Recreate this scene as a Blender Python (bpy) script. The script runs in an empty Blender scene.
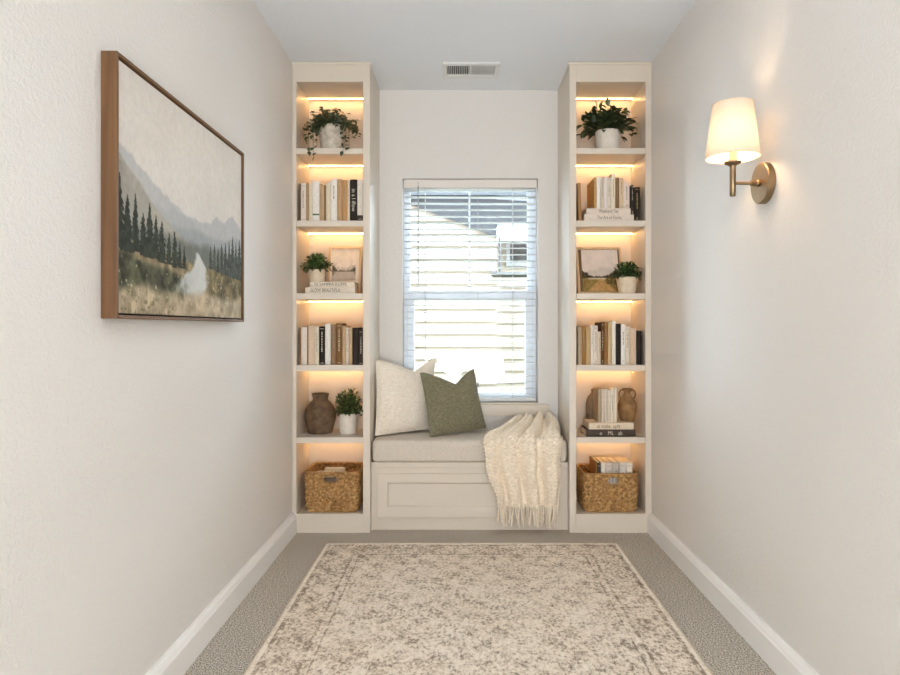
import bpy, math, random
import numpy as np
from mathutils import Vector, Matrix, Euler

random.seed(7)
NP = np.random.RandomState(11)
SC = bpy.context.scene
COL = SC.collection
PI = math.pi

# ------------------------------------------------------------------ camera geometry
FPX = 657.0
CAMY, CAMZ = -3.4, 1.06
VPX, VPY = 460.0, 328.0
def P(px, py, y):
    """point of the place at depth plane y seen at photo pixel (px, py)"""
    d = y - CAMY
    return Vector(((px - VPX) * d / FPX, y, CAMZ + (VPY - py) * d / FPX))
def X(px, y): return (px - VPX) * (y - CAMY) / FPX
def Z(py, y): return CAMZ + (VPY - py) * (y - CAMY) / FPX

# room
WL, WR = -0.869, 0.992      # side wall planes
CEIL = 2.437
YB = 0.404                  # window wall
YR = -7.2                   # rear wall
NL, NR = -0.466, 0.5665      # niche sides (outer faces of the bookcases)

# ------------------------------------------------------------------ materials
def lin(c):
    c = c / 255.0
    return c / 12.92 if c <= 0.04045 else ((c + 0.055) / 1.055) ** 2.4
def rgb(r, g, b): return (lin(r), lin(g), lin(b), 1.0)

class NT:
    def __init__(s, name):
        s.m = bpy.data.materials.new(name); s.m.use_nodes = True
        s.t = s.m.node_tree; s.n = s.t.nodes; s.l = s.t.links
        s.b = s.n.get('Principled BSDF'); s.out = s.n.get('Material Output')
        s.tc = s.n.new('ShaderNodeTexCoord')
    def new(s, typ, **kw):
        n = s.n.new(typ)
        for k, v in kw.items():
            if k in n.inputs: n.inputs[k].default_value = v
            else: setattr(n, k, v)
        return n
    def link(s, a, b): s.l.new(a, b)
    def noise(s, scale, detail=2.0, rough=0.5, vec=None, coord='Object'):
        n = s.new('ShaderNodeTexNoise'); n.inputs['Scale'].default_value = scale
        n.inputs['Detail'].default_value = detail; n.inputs['Roughness'].default_value = rough
        s.link(vec if vec is not None else s.tc.outputs[coord], n.inputs['Vector'])
        return n
    def ramp(s, fac, stops, interp='LINEAR'):
        r = s.new('ShaderNodeValToRGB'); r.color_ramp.interpolation = interp
        e = r.color_ramp.elements
        e[0].position, e[0].color = stops[0]
        e[1].position, e[1].color = stops[-1]
        for p, c in stops[1:-1]:
            x = e.new(p); x.color = c
        s.link(fac, r.inputs['Fac']); return r
    def math(s, op, a, b=None):
        n = s.new('ShaderNodeMath'); n.operation = op
        for i, v in enumerate((a, b)):
            if v is None: continue
            if isinstance(v, (int, float)): n.inputs[i].default_value = v
            else: s.link(v, n.inputs[i])
        return n.outputs[0]
    def mix(s, fac, a, b):
        n = s.new('ShaderNodeMix'); n.data_type = 'RGBA'
        if isinstance(fac, (int, float)): n.inputs[0].default_value = fac
        else: s.link(fac, n.inputs[0])
        for i, v in ((6, a), (7, b)):
            if isinstance(v, tuple): n.inputs[i].default_value = v
            else: s.link(v, n.inputs[i])
        return n.outputs[2]
    def bump(s, height, strength, dist):
        n = s.new('ShaderNodeBump'); n.inputs['Strength'].default_value = strength
        n.inputs['Distance'].default_value = dist
        s.link(height, n.inputs['Height']); s.link(n.outputs[0], s.b.inputs['Normal']); return n

_M = {}
def plain(name, col, rough=0.6, metal=0.0, var=0.06, vscale=30.0, bump=0.0, bscale=200.0, spec=None):
    if name in _M: return _M[name]
    t = NT(name)
    n = t.noise(vscale, 3.0)
    lo = tuple(max(0, c * (1 - var)) for c in col[:3]) + (1,)
    hi = tuple(min(1, c * (1 + var)) for c in col[:3]) + (1,)
    r = t.ramp(n.outputs['Fac'], [(0.3, lo), (0.7, hi)])
    t.link(r.outputs['Color'], t.b.inputs['Base Color'])
    t.b.inputs['Roughness'].default_value = rough
    t.b.inputs['Metallic'].default_value = metal
    if spec is not None: t.b.inputs['Specular IOR Level'].default_value = spec
    if bump:
        b = t.noise(bscale, 2.0); t.bump(b.outputs['Fac'], bump, 0.002)
    _M[name] = t.m
    return t.m

def wall_material(name, col, strength):
    t = NT(name)
    a = t.noise(95, 3, 0.55)
    b = t.noise(190, 2, 0.5)
    r = t.ramp(a.outputs['Fac'], [(0.42, (0, 0, 0, 1)), (0.62, (1, 1, 1, 1))])
    h = t.math('ADD', r.outputs['Color'], t.math('MULTIPLY', b.outputs['Fac'], 0.5))
    t.bump(h, strength, 0.004)
    v = t.noise(1.3, 2)
    c = t.ramp(v.outputs['Fac'], [(0.3, tuple(x * .985 for x in col[:3]) + (1,)), (0.7, col)])
    t.link(c.outputs['Color'], t.b.inputs['Base Color'])
    t.b.inputs['Roughness'].default_value = 0.62
    t.b.inputs['Specular IOR Level'].default_value = 0.3
    return t.m

M_WALL = wall_material('wall_paint', rgb(229, 225, 220), 0.27)
M_CEIL = wall_material('ceiling_paint', rgb(234, 237, 241), 0.14)
M_TRIM = plain('trim_paint', rgb(244, 241, 237), 0.42, var=0.012, vscale=4)
M_CAB = plain('cabinet_paint', rgb(218, 206, 190), 0.42, var=0.012, vscale=4)
M_VINYL = plain('white_vinyl', rgb(236, 240, 246), 0.35, var=0.01)
M_SLAT = plain('blind_white', rgb(222, 222, 222), 0.45, var=0.01)

def carpet_material():
    t = NT('carpet_pile')
    a = t.noise(190, 1, 0.5); b = t.noise(9, 2); f = t.noise(380, 1)
    s = t.math('ADD', t.math('MULTIPLY', a.outputs['Fac'], 0.62), t.math('MULTIPLY', f.outputs['Fac'], 0.38))
    r = t.ramp(s, [(0.37, rgb(104, 95, 85)), (0.46, rgb(188, 177, 161)), (0.53, rgb(224, 213, 197)), (0.61, rgb(255, 249, 238))])
    c = t.mix(t.math('MULTIPLY', b.outputs['Fac'], 0.22), r.outputs['Color'], rgb(190, 181, 168))
    t.link(c, t.b.inputs['Base Color']); t.b.inputs['Roughness'].default_value = 0.95
    t.b.inputs['Specular IOR Level'].default_value = 0.1
    t.bump(s, 0.9, 0.012)
    return t.m
M_CARPET = carpet_material()

# ------------------------------------------------------------------ mesh builder
class MB:
    def __init__(s): s.v = []; s.f = []; s.mi = []; s.sm = []
    def add(s, verts, faces, mi=0, smooth=False):
        o = len(s.v); s.v += [tuple(p) for p in verts]
        for f in faces:
            s.f.append(tuple(i + o for i in f)); s.mi.append(mi); s.sm.append(smooth)
        return s
    def box(s, x0, x1, y0, y1, z0, z1, mi=0):
        v = [(x0, y0, z0), (x1, y0, z0), (x1, y1, z0), (x0, y1, z0), (x0, y0, z1), (x1, y0, z1), (x1, y1, z1), (x0, y1, z1)]
        return s.add(v, [(0, 3, 2, 1), (4, 5, 6, 7), (0, 1, 5, 4), (1, 2, 6, 5), (2, 3, 7, 6), (3, 0, 4, 7)], mi)
    def rbox(s, x0, x1, y0, y1, z0, z1, r=0.003, mi=0, seg=2):
        """box with rounded edges"""
        import bmesh
        bm = bmesh.new(); bmesh.ops.create_cube(bm, size=1)
        for q in bm.verts:
            q.co = Vector((x0 + (q.co.x + .5) * (x1 - x0), y0 + (q.co.y + .5) * (y1 - y0), z0 + (q.co.z + .5) * (z1 - z0)))
        bmesh.ops.bevel(bm, geom=list(bm.edges), offset=r, segments=seg, profile=0.6, affect='EDGES')
        bm.verts.index_update()
        s.add([q.co.copy() for q in bm.verts], [[q.index for q in f.verts] for f in bm.faces], mi, True)
        bm.free(); return s
    def lathe(s, prof, c=(0, 0, 0), n=32, mi=0, smooth=True, cap0=True, cap1=True, scale=(1, 1)):
        v = []; f = []
        for (r, z) in prof:
            for k in range(n):
                a = 2 * PI * k / n
                v.append((c[0] + r * math.cos(a) * scale[0], c[1] + r * math.sin(a) * scale[1], c[2] + z))
        for i in range(len(prof) - 1):
            for k in range(n):
                k2 = (k + 1) % n
                f.append((i * n + k, i * n + k2, (i + 1) * n + k2, (i + 1) * n + k))
        if cap0: f.append(tuple(reversed(range(n))))
        if cap1: f.append(tuple((len(prof) - 1) * n + k for k in range(n)))
        return s.add(v, f, mi, smooth)
    def tube(s, pts, r, n=8, mi=0, closed=False, cap=True):
        pts = [Vector(p) for p in pts]; m = len(pts)
        rr = r if isinstance(r, (list, tuple)) else [r] * m
        v = []; f = []
        up = Vector((0, 0, 1)); prev = None
        for i, p in enumerate(pts):
            if closed: t = pts[(i + 1) % m] - pts[i - 1]
            else: t = pts[min(i + 1, m - 1)] - pts[max(i - 1, 0)]
            if t.length < 1e-9: t = Vector((0, 0, 1))
            t.normalize()
            if prev is None:
                a = up.cross(t)
                if a.length < 1e-3: a = Vector((1, 0, 0)).cross(t)
            else:
                a = prev - t * prev.dot(t)
                if a.length < 1e-4: a = up.cross(t)
            a.normalize(); prev = a; b = t.cross(a)
            for k in range(n):
                an = 2 * PI * k / n
                v.append(p + (a * math.cos(an) + b * math.sin(an)) * rr[i])
        for i in range(m if closed else m - 1):
            j = (i + 1) % m
            for k in range(n):
                k2 = (k + 1) % n
                f.append((i * n + k, i * n + k2, j * n + k2, j * n + k))
        if cap and not closed:
            f.append(tuple(reversed(range(n)))); f.append(tuple((m - 1) * n + k for k in range(n)))
        return s.add(v, f, mi, True)
    def grid(s, fn, nu, nv, mi=0, smooth=True, flip=False):
        v = [fn(i / nu, j / nv) for j in range(nv + 1) for i in range(nu + 1)]
        f = []
        for j in range(nv):
            for i in range(nu):
                a = j * (nu + 1) + i
                q = (a, a + 1, a + nu + 2, a + nu + 1)
                f.append(q[::-1] if flip else q)
        return s.add(v, f, mi, smooth)
    def sphere(s, c, r, n=12, mi=0, sc=(1, 1, 1)):
        prof = [(r * math.sin(PI * i / n) + 1e-5, -r * math.cos(PI * i / n) * sc[2]) for i in range(n + 1)]
        return s.lathe(prof, c, n * 2, mi, True, True, True, (sc[0], sc[1]))

def wloc(o):
    l = Vector((0, 0, 0))
    while o is not None:
        l += o.location; o = o.parent
    return l

def obj(name, mb, mats, parent=None, local=False, autosmooth=40):
    me = bpy.data.meshes.new(name)
    off = Vector((0, 0, 0)) if (local or parent is None) else wloc(parent)
    me.from_pydata([(p[0] - off.x, p[1] - off.y, p[2] - off.z) for p in mb.v], [], mb.f)
    if not isinstance(mats, (list, tuple)): mats = [mats]
    for m in mats: me.materials.append(m)
    me.polygons.foreach_set('material_index', mb.mi)
    me.polygons.foreach_set('use_smooth', mb.sm)
    me.update()
    if any(mb.sm):
        try: me.set_sharp_from_angle(angle=math.radians(autosmooth))
        except Exception: pass
    o = bpy.data.objects.new(name, me); COL.objects.link(o)
    if parent is not None: o.parent = parent
    return o

def bevel(o, w=0.002, seg=2, angle=40):
    m = o.modifiers.new('bevel', 'BEVEL'); m.width = w; m.segments = seg
    m.limit_method = 'ANGLE'; m.angle_limit = math.radians(angle); m.harden_normals = False
    return o

def thing(name, label, cat, loc=(0, 0, 0), rot=None, group=None):
    o = bpy.data.objects.new(name, None); COL.objects.link(o)
    o.empty_display_size = 0.05
    o.location = loc
    if rot is not None: o.rotation_euler = rot
    return tag(o, label, cat, group)
def tag(o, label, cat, group=None):
    o['label'] = label; o['category'] = cat
    if group: o['group'] = group
    return o
def struct(o, label=None, cat=None):
    o['kind'] = 'structure'
    if label: o['label'] = label
    if cat: o['category'] = cat
    return o

# ------------------------------------------------------------------ the room
struct(obj('floor', MB().box(WL - .1, WR + .1, YR - .92, YB + .1, -0.1, 0.0), M_CARPET), 'taupe speckled cut pile carpet covering the nook', 'floor')
struct(obj('ceiling', MB().box(WL - .1, WR + .1, YR - .92, YB + .1, CEIL, CEIL + .1), M_CEIL), 'flat white ceiling over the reading nook', 'ceiling')
struct(obj('wall_left', MB().box(WL - .12, WL, YR - .92, YB + .16, 0, CEIL), M_WALL), 'warm white textured wall carrying the landscape painting', 'wall')
struct(obj('wall_right', MB().box(WR, WR + .12, YR - .92, YB + .16, 0, CEIL), M_WALL), 'warm white textured wall carrying the brass sconce', 'wall')
WX0, WX1, WZ0, WZ1 = X(402.5, YB), X(538, YB), Z(404, YB), Z(178.5, YB)
wb = MB()
YW = YB + .16
wb.box(WL, WX0, YB, YW, 0, CEIL); wb.box(WX1, WR, YB, YW, 0, CEIL)
wb.box(WX0, WX1, YB, YW, 0, WZ0); wb.box(WX0, WX1, YB, YW, WZ1, CEIL)
struct(obj('wall_back', wb, M_WALL), 'beige white wall around the window above the bench', 'wall')
# rear wall behind the viewer with a wide cased opening
wr = MB()
wr.box(WL, -0.62, YR - .12, YR, 0, CEIL); wr.box(0.75, WR, YR - .12, YR, 0, CEIL); wr.box(-0.62, 0.75, YR - .12, YR, 2.1, CEIL)
wr.box(WL, WR, YR - .92, YR - .80, 0, CEIL)
struct(obj('wall_rear', wr, M_WALL), 'warm white wall with an open doorway behind the nook', 'wall')

def baseboard(name, x, s, label):
    h, t = 0.103, 0.024
    prof = [(0, 0), (t, 0), (t, h - .022), (t - .004, h - .016), (t - .006, h - .01), (0.012, h - .002), (0.010, h), (0, h)]
    v = []
    for yy in (YR, -0.002):
        for (a, b) in prof: v.append((x + s * a, yy, b))
    n = len(prof)
    f = [(i, (i + 1) % n, n + (i + 1) % n, n + i) for i in range(n)] + [tuple(range(n)), tuple(range(2 * n - 1, n - 1, -1))]
    struct(obj(name, MB().add(v, f), M_TRIM), label, 'baseboard')
baseboard('baseboard_left', WL, 1, 'white baseboard under the painting wall')
baseboard('baseboard_right', WR, -1, 'white baseboard under the sconce wall')

# ------------------------------------------------------------------ window
win = bpy.data.objects.new('window_1', None); COL.objects.link(win)
win.location = ((WX0 + WX1) / 2, YB + .09, WZ0)
struct(win, 'white framed single hung window with closed panes behind the blind', 'window')
YF = YB + .085
def frame_mb(x0, x1, z0, z1, y0, y1, l, r, b, t):
    return (MB().box(x0, x0 + l, y0, y1, z0, z1).box(x1 - r, x1, y0, y1, z0, z1)
            .box(x0 + l, x1 - r, y0, y1, z0, z0 + b).box(x0 + l, x1 - r, y0, y1, z1 - t, z1))
g = 0.002
bevel(obj('window_frame', frame_mb(WX0 + g, WX1 - g, WZ0 + g, WZ1 - g, YF, YF + .07, .022, .022, .022, .022), M_VINYL, win), .002)
zm0, zm1 = Z(300.5, YF), Z(290.5, YF)
xs0, xs1 = WX0 + .024, WX1 - .024
us_ = bevel(obj('upper_sash', frame_mb(xs0, xs1, zm0 + .01, WZ1 - .024, YF + .036, YF + .06, X(410, YF) - xs0, xs1 - X(528, YF), .03, .02), M_VINYL, win), .002)
ls_ = bevel(obj('lower_sash', frame_mb(xs0, xs1, WZ0 + .024, zm1, YF + .008, YF + .034, X(414, YF) - xs0, xs1 - X(525.5, YF), .03, zm1 - zm0), M_VINYL, win), .002)
xm = X(469.5, YF)
obj('muntin', MB().box(xm - .005, xm + .005, YF + .044, YF + .056, zm1, WZ1 - .04), M_VINYL, us_)
def glass_material():
    t = NT('window_glass'); t.n.remove(t.b)
    tr = t.new('ShaderNodeBsdfTransparent'); gl = t.new('ShaderNodeBsdfGlossy'); gl.inputs['Roughness'].default_value = 0.02
    tr.inputs['Color'].default_value = (.97, .985, .98, 1)
    fr = t.new('ShaderNodeFresnel'); fr.inputs['IOR'].default_value = 1.45
    mx = t.new('ShaderNodeMixShader')
    t.link(fr.outputs[0], mx.inputs[0]); t.link(tr.outputs[0], mx.inputs[1]); t.link(gl.outputs[0], mx.inputs[2])
    t.link(mx.outputs[0], t.out.inputs['Surface']); return t.m
M_GLASS = glass_material()
obj('upper_pane', MB().box(X(410, YF), X(528, YF), YF + .047, YF + .050, zm1 - .005, WZ1 - .04), M_GLASS, us_)
obj('lower_pane', MB().box(X(414, YF), X(525.5, YF), YF + .019, YF + .022, WZ0 + .05, zm0 + .004), M_GLASS, ls_)
# stool under the window
sx0, sx1 = X(392, YB - .02), X(549, YB - .02)
sill = MB().rbox(sx0, sx1, YB - .028, YB + .006, Z(415.5, YB) - .0, WZ0 - .001, .005)
sill.rbox(WX0 + .002, WX1 - .002, YB + .0, YF + .0, WZ0 - .001, WZ0 + .008, .002)
struct(obj('trim_1', sill, M_CAB), 'painted window stool ledge just above the bench cushion', 'window sill')

# ------------------------------------------------------------------ window blind
yb0 = YB + .012
bl = thing('window_blind', 'white horizontal slat blind lowered over the window with slats open', 'blind', ((WX0 + WX1) / 2, YB + .04, WZ1 - .05))
bx0, bx1 = WX0 + .006, WX1 - .006
zh = Z(187.5, YB)
bevel(obj('headrail', MB().box(bx0, bx1, yb0 - .008, yb0 + .05, zh, WZ1 - .004), plain('blind_headrail', rgb(228, 221, 213), .45, var=.01), bl), .003)
sl = MB()
z_hi, z_lo = zh - .012, WZ0 + .05
ns = 33
for i in range(ns):
    zc = z_hi + (z_lo - z_hi) * i / (ns - 1)
    tilt = math.radians(-2 + random.uniform(-3, 3)); sag = random.uniform(0, .0025) + (0.006 if i in (29, 30) else 0)
    tw = random.uniform(-.002, .002)
    def fn(u, v, zc=zc, tilt=tilt, sag=sag, tw=tw):
        w = (v - .5) * .044
        return (bx0 + .004 + u * (bx1 - bx0 - .008), yb0 + .025 + w * math.cos(tilt),
                zc + w * math.sin(tilt) + .0009 * (1 - (2 * v - 1) ** 2) - sag * math.sin(PI * u) + tw * (u - .5) * 2)
    sl.grid(fn, 16, 4)
so = obj('slats', sl, M_SLAT, bl)
m = so.modifiers.new('solid', 'SOLIDIFY'); m.thickness = .0014
bevel(obj('bottom_rail', MB().box(bx0 + .004, bx1 - .004, yb0, yb0 + .05, WZ0 + .018, WZ0 + .034), M_SLAT, bl), .003)
cd = plain('blind_cord', rgb(196, 194, 192), .8)
for px in (425, 513):
    xx = X(px, yb0)
    c = MB()
    for yy in (yb0 + .0, yb0 + .05):
        c.tube([(xx, yy, zh), (xx, yy, WZ0 + .03)], .0011, 6)
    obj('ladder_cord', c, cd, bl)
xx = X(418.3, yb0)
wd = MB().tube([(xx, yb0 - .012, zh + .012), (xx, yb0 - .014, Z(286, yb0))], .0032, 8).tube([(xx, yb0 - .012, zh + .03), (xx, yb0 - .004, zh + .014), (xx, yb0 - .012, zh + .005)], .0015, 6)
obj('tilt_wand', wd, plain('wand_grey', rgb(150, 150, 152), .3), bl)
pc = P(478, 386, YB - .004)
tas = MB().tube([(pc.x, pc.y + .004, zh), (pc.x, pc.y + .004, pc.z + .02)], .0009, 6)
tas.lathe([(.003, .024), (.006, .012), (.007, 0.0), (.004, -.008)], (pc.x, pc.y + .004, pc.z), 12)
obj('lift_cord', tas, plain('cord_tassel', rgb(170, 172, 172), .6), bl)

# ------------------------------------------------------------------ bookcases
SH_TOP = [1.992, 1.6165, 1.2395, 0.868, 0.494]
SH_T = 0.031
OPEN_TOP, BASE_TOP = 2.334, 0.0975
YBK = 0.292   # inner back
def led_material():
    t = NT('led_glow'); t.n.remove(t.b)
    e = t.new('ShaderNodeEmission'); e.inputs['Color'].default_value = (1.0, .59, .24, 1); e.inputs['Strength'].default_value = 26.0
    t.link(e.outputs[0], t.out.inputs['Surface']); return t.m
M_LED = led_material()
def bookcase(ox0, ox1, ix0, ix1, label):
    t = thing('bookcase', label, 'bookcase', ((ox0 + ox1) / 2, 0.2, 0))
    yb = YB - .001
    c = MB()
    c.box(ox0, ix0, 0, yb, 0, CEIL - .001); c.box(ix1, ox1, 0, yb, 0, CEIL - .001)
    c.box(ix0, ix1, 0, yb, OPEN_TOP, CEIL - .001)
    bevel(obj('carcass', c, M_CAB, t), .0015)
    obj('plinth', MB().box(ix0, ix1, 0, yb, 0, BASE_TOP), M_CAB, t)
    obj('back_panel', MB().box(ix0, ix1, YBK, YBK + .012, BASE_TOP, OPEN_TOP), M_CAB, t)
    for z in SH_TOP:
        bevel(obj('shelf', MB().box(ix0 + .0005, ix1 - .0005, .001, YBK, z - SH_T, z), M_CAB, t), .002)
    for z in [OPEN_TOP] + [q - SH_T for q in SH_TOP]:
        obj('led_strip', MB().box(ix0 + .004, ix1 - .004, YBK - .046, YBK - .040, z - .0034, z - .0005), M_LED, t)
    cr = MB().box(ox0 - (.006 if ox0 > 0 else 0), ox1 + (.006 if ox0 < 0 else 0), -.006, .02, CEIL - .016, CEIL - .002)
    bevel(obj('crown_trim', cr, M_CAB, t), .002)
    return t
LX0, LX1 = X(296.3, 0), X(363, 0)
RX0, RX1 = X(576.3, 0), X(645.5, 0)
bookcase(WL + .001, NL, LX0, LX1, 'cream built-in lit bookcase against the wall with the landscape painting')
bookcase(NR, WR - .001, RX0, RX1, 'cream built-in lit bookcase against the wall with the brass sconce')

# ------------------------------------------------------------------ window bench
BY = .052
bt = thing('window_bench', 'cream built-in window bench with a recessed panel front', 'bench', ((NL + NR) / 2, .2, 0))
obj('body', MB().box(NL + .001, NR - .001, BY, YB - .001, 0, .327), M_CAB, bt)
bevel(obj('seat_board', MB().box(NL + .001, NR - .001, BY - .008, YB - .001, .327, .356), M_CAB, bt), .003)
fx0, fx1, fz0, fz1 = X(377.5, BY), X(559, BY), Z(516.8, BY), Z(473, BY)
jx0, jx1, jz0, jz1 = X(387.5, BY), X(549, BY), Z(506.5, BY), Z(482, BY)
pm = MB(); yf, yi, b = BY - .016, BY - .005, .008
v = [(fx0, yf, fz0), (fx1, yf, fz0), (fx1, yf, fz1), (fx0, yf, fz1), (jx0, yf, jz0), (jx1, yf, jz0), (jx1, yf, jz1), (jx0, yf, jz1),
     (jx0 + b, yi, jz0 + b), (jx1 - b, yi, jz0 + b), (jx1 - b, yi, jz1 - b), (jx0 + b, yi, jz1 - b),
     (fx0, BY, fz0), (fx1, BY, fz0), (fx1, BY, fz1), (fx0, BY, fz1)]
f = []
for k in range(4):
    k2 = (k + 1) % 4
    f += [(k, k2, 4 + k2, 4 + k), (4 + k, 4 + k2, 8 + k2, 8 + k), (12 + k, 12 + k2, k2, k)]
f.append((8, 9, 10, 11))
bevel(obj('front_panel', pm.add(v, f), M_CAB, bt), .0015)

# ------------------------------------------------------------------ fabrics
def fabric(name, c1, c2, scale=420, bump=.35, blot=0.0):
    t = NT(name)
    mp = t.new('ShaderNodeMapping'); mp.inputs['Scale'].default_value = (1, 1, .18)
    t.link(t.tc.outputs['Object'], mp.inputs['Vector'])
    mp2 = t.new('ShaderNodeMapping'); mp2.inputs['Scale'].default_value = (.18, .18, 1)
    t.link(t.tc.outputs['Object'], mp2.inputs['Vector'])
    a = t.noise(scale, 2, .6, mp.outputs[0]); b = t.noise(scale, 2, .6, mp2.outputs[0])
    s = t.math('MULTIPLY', t.math('ADD', a.outputs['Fac'], b.outputs['Fac']), .5)
    r = t.ramp(s, [(.36, c1), (.62, c2)])
    t.link(r.outputs['Color'], t.b.inputs['Base Color'])
    t.b.inputs['Roughness'].default_value = .92; t.b.inputs['Specular IOR Level'].default_value = .15
    try: t.b.inputs['Sheen Weight'].default_value = .12
    except Exception: pass
    t.bump(s, bump, .002)
    return t.m
M_CUSH = fabric('linen_cushion', rgb(200, 188, 173), rgb(224, 213, 199))
M_CREAM = fabric('cream_weave', rgb(228, 214, 195), rgb(250, 240, 225), 260, .6)
M_OLIVE = fabric('olive_linen', rgb(104, 98, 76), rgb(146, 139, 114), 340, .5)

def soft_slab(x0, x1, y0, y1, z0, z1, r, nx, ny, puff):
    """cushion: rounded slab with a slightly crowned top"""
    import bmesh
    bm = bmesh.new(); bmesh.ops.create_cube(bm, size=1)
    for q in bm.verts:
        q.co = Vector((x0 + (q.co.x + .5) * (x1 - x0), y0 + (q.co.y + .5) * (y1 - y0), z0 + (q.co.z + .5) * (z1 - z0)))
    bmesh.ops.subdivide_edges(bm, edges=list(bm.edges), cuts=7, use_grid_fill=True)
    for q in bm.verts:
        u = (q.co.x - x0) / (x1 - x0); w = (q.co.y - y0) / (y1 - y0); h = (q.co.z - z0) / (z1 - z0)
        c = 4 * u * (1 - u); d = 4 * w * (1 - w)
        if h > .9: q.co.z += puff * (max(c, 0) ** .5) * (max(d, 0) ** .5) - puff * .3
        q.co.y += (-1 if w < .5 else 1) * .006 * math.sin(PI * h) * (abs(2 * w - 1) > .99)
    sharp = [e for e in bm.edges if len(e.link_faces) == 2 and e.calc_face_angle() > .9]
    bmesh.ops.bevel(bm, geom=sharp, offset=r, segments=4, profile=.5, affect='EDGES')
    bm.verts.index_update()
    mb = MB(); mb.add([q.co.copy() for q in bm.verts], [[q.index for q in f.verts] for f in bm.faces], 0, True)
    bm.free(); return mb
CT = .474
tag(obj('bench_cushion', MB().rbox(NL + .006, NR - .006, .026, YB - .004, .3565, CT, .030, 0, 7), M_CUSH, None, autosmooth=180), 'long beige linen seat cushion on the window bench', 'cushion')

def pillow(name, label, c, T, chop, mat, uc=.6, group=None, inset=.045):
    """c: four corners bl, br, tr, tl"""
    bl_, br_, tr_, tl_ = [Vector(q) for q in c]
    nrm = (br_ - bl_).cross(tl_ - bl_).normalized()
    cen = (bl_ + br_) / 2
    t = thing(name, label, 'pillow', cen, None, group)
    def pos(u, v, side):
        a = 2 * u - 1; bb = 2 * v - 1
        # edges curve inwards between the corners
        uu = .5 + (a * (1 - inset * (1 - bb * bb))) / 2
        vv = .5 + (bb * (1 - inset * .8 * (1 - a * a) * (1 if bb > 0 else .35))) / 2
        ch = max(0, 1 - abs(u - uc) / (uc * .92 if u < uc else (1 - uc) * .98)) ** 1.35 * max(0, (v - .5) / .5) ** 1.8
        vv -= chop * ch
        p = bl_ * (1 - uu) * (1 - vv) + br_ * uu * (1 - vv) + tr_ * uu * vv + tl_ * (1 - uu) * vv
        h = max(0.0, (1 - abs(a) ** 2.4) * (1 - abs(bb) ** 2.4)) ** .62
        wr = .010 * math.sin(7 * u + 3 * v) * math.sin(5 * v - 2 * u) * h
        dent = .62 * math.exp(-((u - uc) / .085) ** 2) * max(0, (v - .4) / .6) ** 1.3
        return p + nrm * side * (T * h * (1 - dent) + wr + .0008)
    mb = MB()
    mb.grid(lambda u, v: pos(u, v, 1), 40, 40)
    mb.grid(lambda u, v: pos(u, v, -1), 40, 40, flip=True)
    obj('cover', mb, mat, t, autosmooth=180)
    ring = [pos(k / 30, 0, 0) for k in range(30)] + [pos(1, k / 30, 0) for k in range(30)] + [pos(1 - k / 30, 1, 0) for k in range(30)] + [pos(0, 1 - k / 30, 0) for k in range(30)]
    obj('seam', MB().tube(ring, .003, 6, closed=True), mat, t)
    return t
pillow('throw_pillow', 'large cream woven pillow leaning in the bench corner', [
    P(375.6, 435.4, .125), P(428.5, 428.8, .30), P(436, 358, .372), P(376, 360.5, .20)], .062, .17, M_CREAM, .66)
pillow('throw_pillow', 'smaller olive green pillow leaning against the cream pillow', [
    P(430.5, 436.6, .118), P(486, 427.8, .30), P(474, 369, .345), P(420.3, 373, .20)], .052, .22, M_OLIVE, .60)

# ------------------------------------------------------------------ knitted throw
def smooth_path(keys, n):
    """Catmull-Rom through rows of numbers"""
    out = []
    K = [np.array(k, float) for k in keys]
    for i in range(n + 1):
        s = i / n * (len(K) - 1); k = min(int(s), len(K) - 2); f = s - k
        p0 = K[max(k - 1, 0)]; p1 = K[k]; p2 = K[k + 1]; p3 = K[min(k + 2, len(K) - 1)]
        out.append(.5 * (2 * p1 + (p2 - p0) * f + (2 * p0 - 5 * p1 + 4 * p2 - p3) * f * f + (3 * p1 - p0 - 3 * p2 + p3) * f ** 3))
    return out
# y, z, x-left, x-right, pleat amplitude
keys = [(.372, .500, X(519, .37), X(548, .37), .008),
        (.352, .540, X(518, .35), X(552, .35), .012),
        (.300, .545, X(514, .30), X(557, .30), .016),
        (.220, .520, X(505, .22), X(560, .22), .016),
        (.120, .500, X(494, .12), X(561, .12), .015),
        (.045, .494, X(486, .045), X(562, .045), .013),
        (.008, .468, X(484, .01), X(562, .01), .012),
        (-.004, .410, X(484.5, 0), X(561.5, 0), .013),
        (-.008, .330, X(487, 0), X(561, 0), .015),
        (-.004, .250, X(492, 0), X(560.5, 0), .018),
        (.000, .190, X(496, 0), X(560, 0), .020),
        (.002, .138, X(498, 0), X(559.5, 0), .021)]
NU, NV = 220, 300
rows = smooth_path(keys, NV)
def pleat(u, k):
    s = u + .015 * math.sin(3 * k)
    return (.95 * math.sin(2 * PI * 3.6 * s + .6) + .55 * math.sin(2 * PI * 7.1 * s + 1.9 + 2 * k)
            - 1.8 * math.exp(-((s - .70) / .030) ** 2) + .7 * math.exp(-((s - .60) / .07) ** 2) + .5 * math.exp(-((s - .86) / .08) ** 2))
pts = np.zeros((NV + 1, NU + 1, 3)); 
arc = np.zeros(NV + 1)
for j in range(1, NV + 1):
    arc[j] = arc[j - 1] + math.hypot(rows[j][0] - rows[j - 1][0], rows[j][1] - rows[j - 1][1])
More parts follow.
